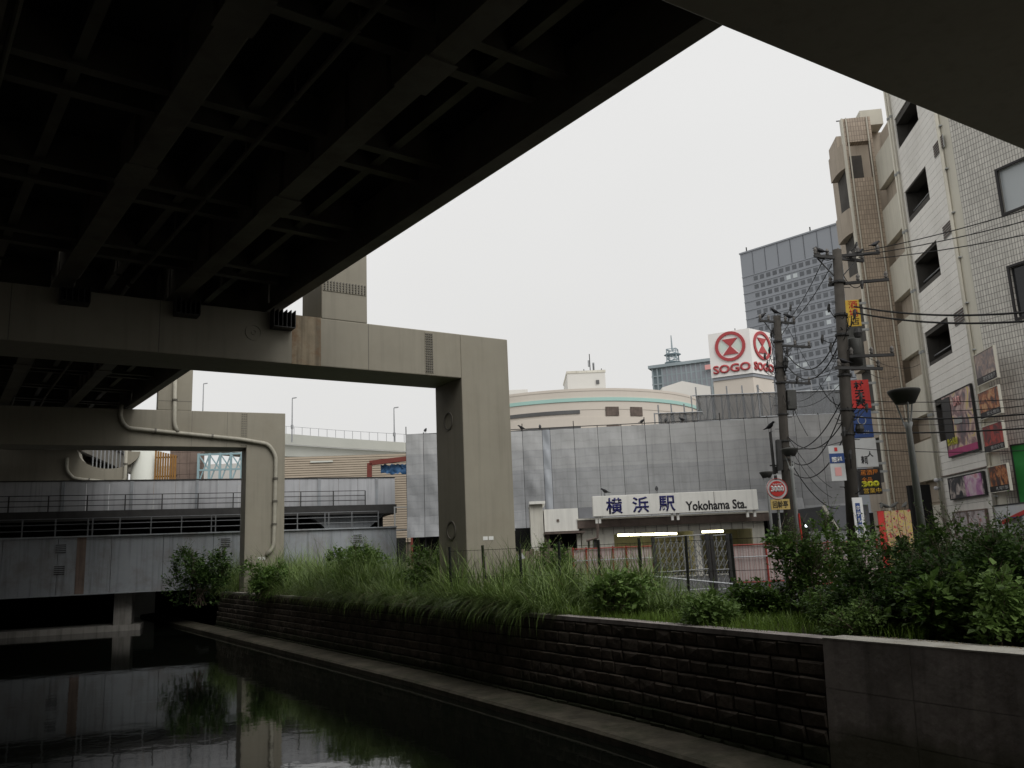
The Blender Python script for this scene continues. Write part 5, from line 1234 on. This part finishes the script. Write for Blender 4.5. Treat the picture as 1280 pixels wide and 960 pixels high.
text('lettering', '回幹亭', 'sign_black', t, a - q.x + .06, b - q.x - .06, c + .05, d - .05, -.032, .008, .008)
a, b, c, d = rect(966, 594, 977, 601, 27.5); box(a - q.x, b - q.x, -.02, .02, c, d + .02).build('arrow_plate', 'poster_white', t); box(-.06, .04, -.03, -.021, c + .03, d).build('arrow', 'dark_steel', t)
MB().tube([(0, .06, 0), (0, .06, q.z + .35)], .03, 8).build('post', 'lamp_grey', t)

# wires: each hangs between real anchor points
def wire(label, P, Q, sag, r=.014, name='overhead_wire'):
    P, Q = Vector(P), Vector(Q); n = 18
    o = MB().tube([P + (Q - P) * (i / n) - Vector((0, 0, sag * 4 * (i / n) * (1 - i / n))) for i in range(n + 1)], r, 5).build(name, 'wire_black', None, smooth=True)
    return tag(o, label, 'wire', 'overhead wires of the street')
W_ = lambda px, py, Y: aY(px, py, Y)
wire('topmost wire running from the near pole top to the right edge', W_(1068, 316, 24), W_(1330, 247, 17.5), .10)
wire('second thin wire from the near pole top to the right edge', W_(1075, 319, 24), W_(1330, 263, 17.6), .10)
wire('third thin wire from the near pole top to the right edge', W_(1095, 323, 24), W_(1330, 283, 17.7), .08)
wire('thick black cable from the pole across the white building', W_(1068, 383, 24), W_(1340, 384, 17), .22, .026)
wire('second thick black cable just below across the white building', W_(1070, 391, 24), W_(1340, 396, 17), .22, .026)
wire('upper cable crossing the posters', W_(1066, 521, 24), W_(1340, 512, 17), .12, .02)
wire('lower cable crossing the posters', W_(1066, 540, 24), W_(1340, 531, 17), .08, .02)
wire('thin line above the posters cables', W_(1066, 500, 24), W_(1340, 494, 17), .10, .01)
wire('thin line between the two poster cables', W_(1066, 530, 24), W_(1340, 519, 17), .10, .008)
wire('upper drooping cable between the two poles', W_(1052, 405, 24), W_(982, 440, 32), 1.0, .022)
wire('lower drooping cable between the two poles', W_(1052, 422, 24), W_(982, 455, 32), .9, .022)
wire('steep wire from near pole arm to far pole arm', W_(1030, 322, 24), W_(985, 401, 32), .15)
wire('second steep wire from near pole arm to far pole arm', W_(1040, 330, 24), W_(992, 400, 32), .15)
wire('thin line from far pole to the near pole crossarm', W_(975, 478, 32), W_(1053, 462, 24), .1, .01)
wire('curving drop cable from near pole down to the lamp', W_(1052, 500, 24), W_(985, 560, 32), .5, .018)
wire('long drop cable sagging in front of the wrapped scaffold', W_(1052, 512, 24), W_(984, 572, 32), .8, .018)
wire('lowest drop cable reaching the sheeting', W_(984, 570, 32), W_(1048, 636, 34), .5, .018)
wire('thin drop wire to the draped sheeting', W_(984, 545, 32), W_(1040, 610, 34), .25, .01)
wire('second thin drop wire to the draped sheeting', W_(984, 552, 32), W_(1040, 622, 34), .35, .01)
wire('slack wire from far pole towards the tall netted scaffold', W_(976, 470, 32), W_(1010, 545, 36), .2, .012)
wire('level wire from far pole to the dish lamp side', W_(978, 560, 32), W_(1052, 552, 24), .12, .01)
wire('wire passing from far pole to the red letter sign side', W_(975, 500, 32), W_(945, 483, 50), .1, .01)

for i, (a, b, c, d, e, f_, sg_, lab) in enumerate([
    (1050, 440, 24, 990, 500, 34, .5, 'thin slack line from mid pole towards the rooftop scaffold'), (1050, 455, 24, 982, 462, 32, .3, 'thin line joining both poles just above the transformer'),
    (1052, 478, 24, 982, 505, 32, .35, 'thin line joining both poles below the transformer'), (1052, 530, 24, 984, 545, 32, .6, 'deep slack cable between poles over the sheeting'),
    (1054, 548, 24, 984, 585, 32, .7, 'deepest slack cable between poles near the round sign'), (985, 410, 32, 1020, 470, 40, .1, 'short wire from far crossarm to the rooftop scaffold'),
    (992, 402, 32, 1003, 482, 33, .1, 'nearly upright wire below the far crossarm'), (965, 404, 32, 960, 470, 33, .1, 'nearly upright wire left of the far pole'),
    (1080, 462, 24, 1120, 470, 36, .2, 'service wire from the near pole arm to the tan building'), (1085, 447, 24, 1150, 455, 37, .25, 'service wire from the near pole to the white building edge'),
    (1066, 560, 24, 1340, 560, 17, .1, 'faint low line across the lower posters'), (1066, 510, 24, 1340, 500, 17, .16, 'slack thin line over the top poster')]):
    wire(lab, W_(a, b, c), W_(d, e, f_), sg_, .009 if i not in (3, 4) else .018)

# ================================================================ birds
def bird_mesh(name, m_, s=1.0):
    # one closed body: ring sections from tail tip to beak tip
    prof = [(-.26, .10, .004, .004), (-.22, .105, .03, .012), (-.12, .13, .035, .025), (-.06, .15, .055, .06), (.02, .175, .065, .075), (.08, .205, .055, .062), (.115, .245, .036, .04), (.145, .262, .036, .036), (.17, .262, .024, .024), (.19, .258, .012, .012), (.225, .25, .003, .003)]
    mb = MB(); secs = []
    for x, z, ry, rz in prof: secs.append([(x * s, math.cos(2 * math.pi * j / 10) * ry * s, (z + math.sin(2 * math.pi * j / 10) * rz) * s) for j in range(10)])
    ribbon(mb, secs)
    for y in (-.025, .025): mb.tube([(.02 * s, y * s, .13 * s), (.03 * s, y * s, .05 * s), (.025 * s, y * s, 0)], .007 * s, 5); mb.bar((-.015 * s, y * s, .003), (.06 * s, y * s, .003), .012 * s, .006 * s)
    return mesh_of(mb, name, m_, True)
CM = bird_mesh('crow', 'crow_black', 1.35); PM = bird_mesh('pigeon', 'pigeon_white', .85); PD = bird_mesh('dark_pigeon', 'lamp_bowl', .85)
def bird(px, py, Y, rz, label, mesh=CM, name='crow', sc=1.0, pos=None):
    p = pos or aY(px, py, Y); o = inst(name, mesh, None, p, (0, 0, R(rz)), (sc,) * 3); tag(o, label, name, name + 's perched about the street'); return o
def on_roof(px): 
    x, _ = SF.lp(px, 535); return SF.P + SF.x * x + SF.y * .15 + Vector((0, 0, topz(px) + .03))
for px, rz, lab in ((652, 200, 'crow on the scaffold top at the portal column'), (675, 90, 'second crow along the scaffold top from the column'), (531, 80, 'crow on the scaffold top left of the portal column'), (803, 40, 'crow on the scaffold top above the station sign'), (833, 70, 'crow on the scaffold top by the low netted bay'), (854, 130, 'crow on the scaffold top at the netted bay')):
    bird(0, 0, 0, rz, lab, pos=on_roof(px))
snz = sg[3] + .02
for px, rz, lab in ((757, 140, 'crow at the left end of the station sign'), (822, 80, 'crow midway along the station sign')):
    bird(0, 0, 0, rz, lab, pos=Vector((aY(px, 617, YE - 1.4).x, YE - 1.2, snz + math.sin(R(-1)) * 0)))
q = aY(963, 540, 32.2); bird(0, 0, 0, -60, 'crow on the thin post beside the farther pole', pos=Vector((q.x, 32.2, q.z)))
b2 = aY(971, 395, 32); zA = hz2(402) + .05
for dx, rz, lab in ((-.62, 20, 'leftmost crow on the farther pole crossarm'), (-.05, 200, 'crow beside the top of the farther pole'), (.5, 150, 'rightmost crow on the farther pole crossarm')):
    bird(0, 0, 0, rz, lab, sc=.8, pos=Vector((b2.x + dx, 32 + dx * .2, zA + (.0 if abs(dx) > .1 else (b2.z - zA)))))
b1_ = aY(1046, 312, 24); zB = hz1(322) + .04
for dx, rz, lab in ((-.55, 170, 'crow on the left arm of the near pole'), (.7, 10, 'crow on the right arm of the near pole')): bird(0, 0, 0, rz, lab, sc=.72, pos=Vector((b1_.x + dx, 24 + dx * .25, zB)))
bird(0, 0, 0, 20, 'crow at the tip of the upper arm of the near pole', sc=.72, pos=Vector((b1_.x + 1.05, 24 - .22, hz1(318) + .04)))
bird(0, 0, 0, 170, 'crow on the lower left arm of the near pole', sc=.72, pos=Vector((b1_.x - .3, 24 - .25, hz1(462) + .04)))
q = rect(1098, 638, 1140, 668, 30)
for px, rz, lab, ms, nm in ((1103, 60, 'dark pigeon at the left of the banner row', PD, 'pigeon'), (1108, 150, 'dark pigeon second along the banner row', PD, 'pigeon'), (1118, 10, 'dark pigeon near the lamp pole', PD, 'pigeon'), (1132, 40, 'dark pigeon right of the lamp pole', PD, 'pigeon')):
    bird(0, 0, 0, rz, lab, ms, nm, 1.2, pos=Vector((aY(px, 638, 30).x, 30.025, q[3])))
# ================================================================ vegetation on the bank
def bank(s, o):           # s metres along the wall from the concrete wall end (negative: nearer), o metres inland
    if s >= 0: p, t = wall_at(s, SW); n = canal_n(t)
    else:
        p, t = cwall(-s); t = -t; n = canal_n(t)
    return p - n * o, n, t
def blade(mb, p, az_, L_, w_, arch, lean, rr, seg=4):
    d = Vector((math.cos(az_), math.sin(az_), 0)); side = Vector((-d.y, d.x, 0))
    k = len(mb.v); pos = Vector(p); th = lean
    for i in range(seg + 1):
        u = i / seg; ww = w_ * (0.55 + 0.9 * u if u < .35 else (1 - u) / .65) if i < seg else 0.0006
        mb.v.append(tuple(pos - side * ww / 2)); mb.v.append(tuple(pos + side * ww / 2))
        pos = pos + (d * math.sin(th) + Vector((0, 0, math.cos(th)))) * (L_ / seg); th += arch / seg
    for i in range(seg): a = k + 2 * i; mb.f.append((a, a + 1, a + 3, a + 2))
def fast_build(mb, name, m_, parent=None):
    me = bpy.data.meshes.new(name); me.from_pydata(mb.v, [], mb.f); me.materials.append(M[m_]); o = bpy.data.objects.new(name, me); COL.objects.link(o)
    if parent: o.parent = parent
    return o
rr = random.Random(21)
tall, lowg, dry = MB(), MB(), MB()
def height_at(s, o):
    h = 1.5 + .28 * math.sin(s * .9) + .18 * math.sin(s * 2.3 + 1) + (.010 * s)
    if o < .5: h *= .8
    if s < 10: h *= max(.25, min(1, (s - 2) / 9.5))
    return max(.35, h)
def clear_of_column(p): return not any(-.15 < f_.loc(p).x < 2.2 and -.15 < f_.loc(p).y < 2.1 for f_ in (A1, A2))
def fountain(p, h, nb, w0, w1, lean0, lean1, az0=None, spread=math.pi, mb=tall):
    for k in range(nb):
        a = rr.uniform(0, 2 * math.pi) if az0 is None else az0 + rr.gauss(0, spread)
        q = Vector((p.x + rr.gauss(0, .07), p.y + rr.gauss(0, .07), p.z)); in_ = rr.random()
        blade(mb, q, a, h * rr.uniform(.75, 1.45), rr.uniform(w0, w1), 0.7 + 2.1 * in_, lean0 + (lean1 - lean0) * in_ * rr.random(), rr, 6)
n = 0
while n < 560:                       # pampas clumps, each its own fountain
    s = rr.uniform(3.0, 46); o = rr.uniform(.15, 4.4) if s > 7 else rr.uniform(1.2, 4.4)
    p, nn, t = bank(s, o)
    if not clear_of_column(p): continue
    n += 1; h = height_at(s, o) * rr.choice((.65, .8, .95, 1.0, 1.12)); p.z = -.03
    fountain(p, h, rr.randint(34, 60), .018, .036, .04, .6)
    if rr.random() < .22: fountain(p, h * 1.05, 4, .012, .018, .1, .7, mb=dry)
    if rr.random() < .16:            # an upright seed stalk
        blade(dry, p, rr.uniform(0, 6.3), h * rr.uniform(1.25, 1.5), .012, rr.uniform(.1, .5), rr.uniform(0, .1), rr, 5)
for k in range(700):                 # seedlings and weeds between the clumps
    s = rr.uniform(2.0, 46); p, nn, t = bank(s, rr.uniform(.15, 4.4)); p.z = -.03
    if clear_of_column(p): fountain(p, height_at(s, 1) * rr.uniform(.3, .6), rr.randint(10, 18), .012, .03, .05, .5, mb=tall if rr.random() < .75 else lowg)
for k in range(260):                  # clumps that have slumped over the coping
    s = rr.choice((rr.gauss(16, 3.5), rr.gauss(22, 4), rr.gauss(11.5, 1.5), rr.uniform(8, 44))); s = min(max(s, 8), 45); p, nn, t = bank(s, rr.uniform(.0, .25)); p.z = .03
    fountain(p, rr.uniform(.5, 1.2), rr.randint(14, 32), .014, .03, .35, 1.5, math.atan2(nn.y, nn.x), .6)
    if rr.random() < .2: fountain(p, rr.uniform(.8, 1.3), 4, .012, .02, .5, 1.0, math.atan2(nn.y, nn.x), .3, dry)
for k in range(9000):
    s = rr.uniform(-1.0, 9.5); o = rr.uniform(.12, 3.2) if s > 1 else rr.uniform(.8, 3.0); p, nn, t = bank(s, o)
    blade(lowg, (p.x, p.y, -.03), rr.uniform(0, 6.3), rr.uniform(.14, .36), rr.uniform(.008, .014), rr.uniform(.2, 1.4), rr.uniform(.0, .4), rr, 3)
tag(fast_build(tall, 'tall_grass', 'grass_tall'), 'tall arching pampas grass filling the canal bank', 'grass', kind='stuff')
tag(fast_build(lowg, 'low_grass', 'grass_low'), 'short bright green grass along the top of the bank wall', 'grass', kind='stuff')
tag(fast_build(dry, 'dry_grass', 'straw'), 'pale dry blades among the tall grass', 'grass', kind='stuff')

def leaf(mb, p, d, up, L_, w_, fold):
    side = d.cross(up)
    if side.length < 1e-3: side = Vector((1, 0, 0))
    side.normalize(); nn = side.cross(d).normalized(); k = len(mb.v)
    mb.v += [tuple(p), tuple(p + d * L_ * .45 + side * w_ + nn * fold), tuple(p + d * L_ * .98 - nn * fold * .6), tuple(p + d * L_ * .45 - side * w_ + nn * fold)]
    mb.f += [(k, k + 1, k + 2), (k, k + 2, k + 3)]
def shrub(label, P, rx, ry, h, nleaf, size, m_, seed, name='shrub', stems=14, lobes=12, low=0.05):
    rr = random.Random(seed); t = thing(name, label, 'shrub', P, rr.uniform(0, 6.3), 'shrubs growing on the canal bank')
    fo, sm = MB(), MB(); L_ = []
    for k in range(lobes):
        a = rr.uniform(0, 6.3); q = rr.uniform(0.1, .75) ** .7; L_.append((Vector((math.cos(a) * rx * q, math.sin(a) * ry * q, h * rr.uniform(.3, .9))), rr.uniform(.18, .44)))
    L_.append((Vector((rr.gauss(0, rx * .3), rr.gauss(0, ry * .3), h * .42)), .5)); L_.append((Vector((0, 0, h * .18)), .7))
    for k in range(stems):
        c, _ = rr.choice(L_); b = Vector((rr.gauss(0, rx * .15), rr.gauss(0, ry * .15), -.05)); mid = (b + c) / 2 + Vector((rr.gauss(0, .08), rr.gauss(0, .08), .1))
        sm.tube([b, mid, c, c + Vector((rr.gauss(0, .15), rr.gauss(0, .15), h * .3))], [.022, .016, .010, .003], 5)
    for k in range(nleaf // 5):
        c, q = rr.choice(L_); v = Vector((rr.gauss(0, 1), rr.gauss(0, 1), rr.gauss(0, 1))).normalized() * (rr.random() ** .35)
        p = c + Vector((v.x * rx * q, v.y * ry * q, v.z * h * q * .62)); p.z = max(low, p.z)
        out = Vector((v.x, v.y, v.z * .5 + .25)).normalized()
        for j in range(5):   # a twig of five leaves
            d = (out + Vector((rr.gauss(0, .7), rr.gauss(0, .7), rr.gauss(-.15, .5)))).normalized(); s = size * rr.choice((.5, .7, .9, 1.0, 1.2, 1.6))
            leaf(fo, p + out * (j * size * .5) + Vector((rr.gauss(0, .02), rr.gauss(0, .02), rr.gauss(0, .02))), d, Vector((rr.gauss(0, .3), rr.gauss(0, .3), 1)), s, s * rr.uniform(.28, .42), s * .10)
    for k in range(nleaf // 70):   # shoots breaking the outline
        c, q = rr.choice(L_); d = Vector((rr.gauss(0, .5), rr.gauss(0, .5), 1)).normalized(); b = c + Vector((0, 0, h * q * .4)); e = b + d * h * rr.uniform(.12, .40)
        sm.tube([b, e], [.006, .002], 4)
        for j in range(9):
            u = .25 + .75 * j / 8; dd_ = Vector((rr.gauss(0, 1), rr.gauss(0, 1), .35)).normalized(); s = size * rr.uniform(.5, 1.0); leaf(fo, b + (e - b) * u, dd_, Vector((0, 0, 1)), s, s * .34, s * .08)
    fast_build(fo, 'foliage', m_, t); sm.build('stem', 'brick_brown', t)
    return t
def at_bank(px, Y, z=-.03): q = aY(px, 690, Y); return (q.x, Y, z)
shrub('dark leafy bush in front of the red barrier, left of the hedge', at_bank(1000, 18.3), .85, .8, 1.75, 7000, .075, 'leaf_mid', 31, lobes=13)
shrub('low round bush at the wall edge below the barrier', at_bank(1030, 15.9), .7, .6, .62, 3500, .06, 'leaf_mid', 32)
shrub('wide dark hedge bush left part, before the black fence posts', at_bank(1128, 15.6), 1.25, .9, 1.35, 9000, .085, 'leaf_dark', 33, lobes=16)
shrub('tall dark hedge bush in the middle of the right bank', at_bank(1200, 14.6), 1.25, .9, 1.5, 9000, .075, 'leaf_dark', 34, lobes=16)
shrub('dark hedge bush at the right edge of the bank', at_bank(1290, 13.9), 1.3, .9, 1.5, 9000, .09, 'leaf_dark', 35, lobes=16)
shrub('bright leafy top of vine on the hedge near the street lamp', at_bank(1140, 17.0), 1.2, .6, 1.72, 5000, .07, 'leaf_mid', 36, lobes=13)
shrub('yellow green vine in front of the tall hedge bush', at_bank(1225, 13.3), .95, .45, .95, 4200, .10, 'leaf_light', 37, lobes=13)
shrub('low vine bush on the wall top at the right edge', at_bank(1300, 12.7), .8, .45, .7, 3500, .09, 'leaf_mid', 38)
shrub('low dark bush between hedge and grass', at_bank(1085, 15.0), .8, .7, .8, 5000, .07, 'leaf_dark', 39)
shrub('small leafed weed clump below the hedge beside the low bush', at_bank(1060, 14.7), .6, .5, .55, 3500, .05, 'leaf_light', 51)
shrub('tall thin sapling through the fence right of the barrier bush', at_bank(1062, 19.5), .55, .5, 1.95, 2200, .09, 'leaf_mid', 52, lobes=8)
shrub('ragged broad leaf weed in front of the hedge centre', at_bank(1165, 13.9), .6, .5, .75, 1800, .14, 'leaf_mid', 53)
shrub('tall vine shoot over the hedge at the right edge', at_bank(1262, 15.2), .9, .6, 1.75, 3600, .08, 'leaf_mid', 54, lobes=8)
shrub('small bush growing through the fence below the plant room', at_bank(695, 29), .6, .5, 1.75, 3000, .09, 'leaf_mid', 40)
shrub('light green broadleaf weed clump in the tall grass', at_bank(770, 20.5), .8, .7, .85, 2600, .11, 'leaf_light', 41)
shrub('second light green weed clump nearer the wall edge', at_bank(880, 17.4), .7, .6, .55, 2600, .10, 'leaf_light', 42)
shrub('weed clump at the foot of the folding gate', at_bank(940, 18.6), .8, .7, .7, 3000, .09, 'leaf_mid', 43)
shrub('dark sapling over the canal at the foot of the smaller portal', at_bank(252, 45.0, -.4), 1.7, 1.5, 2.9, 7000, .13, 'leaf_dark', 44)
shrub('bush at the foot of the pipe column', at_bank(330, 42.0), 1.4, 1.2, 1.5, 6000, .12, 'leaf_mid', 45)
shrub('bush of broad leaves between the two columns', at_bank(440, 36.0), 1.6, 1.3, 1.95, 6000, .12, 'leaf_light', 46)
shrub('bush against the left side of the large column', at_bank(536, 31.0), 1.1, .9, 1.75, 4500, .10, 'leaf_mid', 47)
# fallen leaves and scraps on the wall top
rr = random.Random(9); lit = MB()
for k in range(500):
    s = -rr.uniform(.2, 6.5); p, nn, t = bank(s, rr.uniform(.05, .7)); d = Vector((rr.gauss(0, 1), rr.gauss(0, 1), 0)).normalized(); leaf(lit, p + Vector((0, 0, .068)), d, Vector((0, 0, 1)), rr.uniform(.03, .07), .018, .008)
tag(fast_build(lit, 'leaf_litter', 'straw'), 'dry leaf litter on top of the concrete wall', 'leaf litter', kind='stuff')
# outfall pipe with white lip at the left end of the stone wall
q = az(262, 741, -.25); t = thing('outfall_pipe', 'short white drain spout on the wall at the far left end', 'pipe', q)
MB().tube([(0, 0, .0), (-.35, -.5, 0.0), (-.55, -.7, -.25)], .12, 10).build('spout', 'pigeon_white', t, smooth=True)
# scrap of white board caught in the fence
q = aY(648, 700, 26.6); o = MB().prismy([(0, 0), (.22, .05), (.12, .20), (.02, .24)], 0, .02).build('board_scrap', 'pigeon_white'); o.location = q; tag(o, 'white scrap of board caught in the fence by the column', 'scrap')
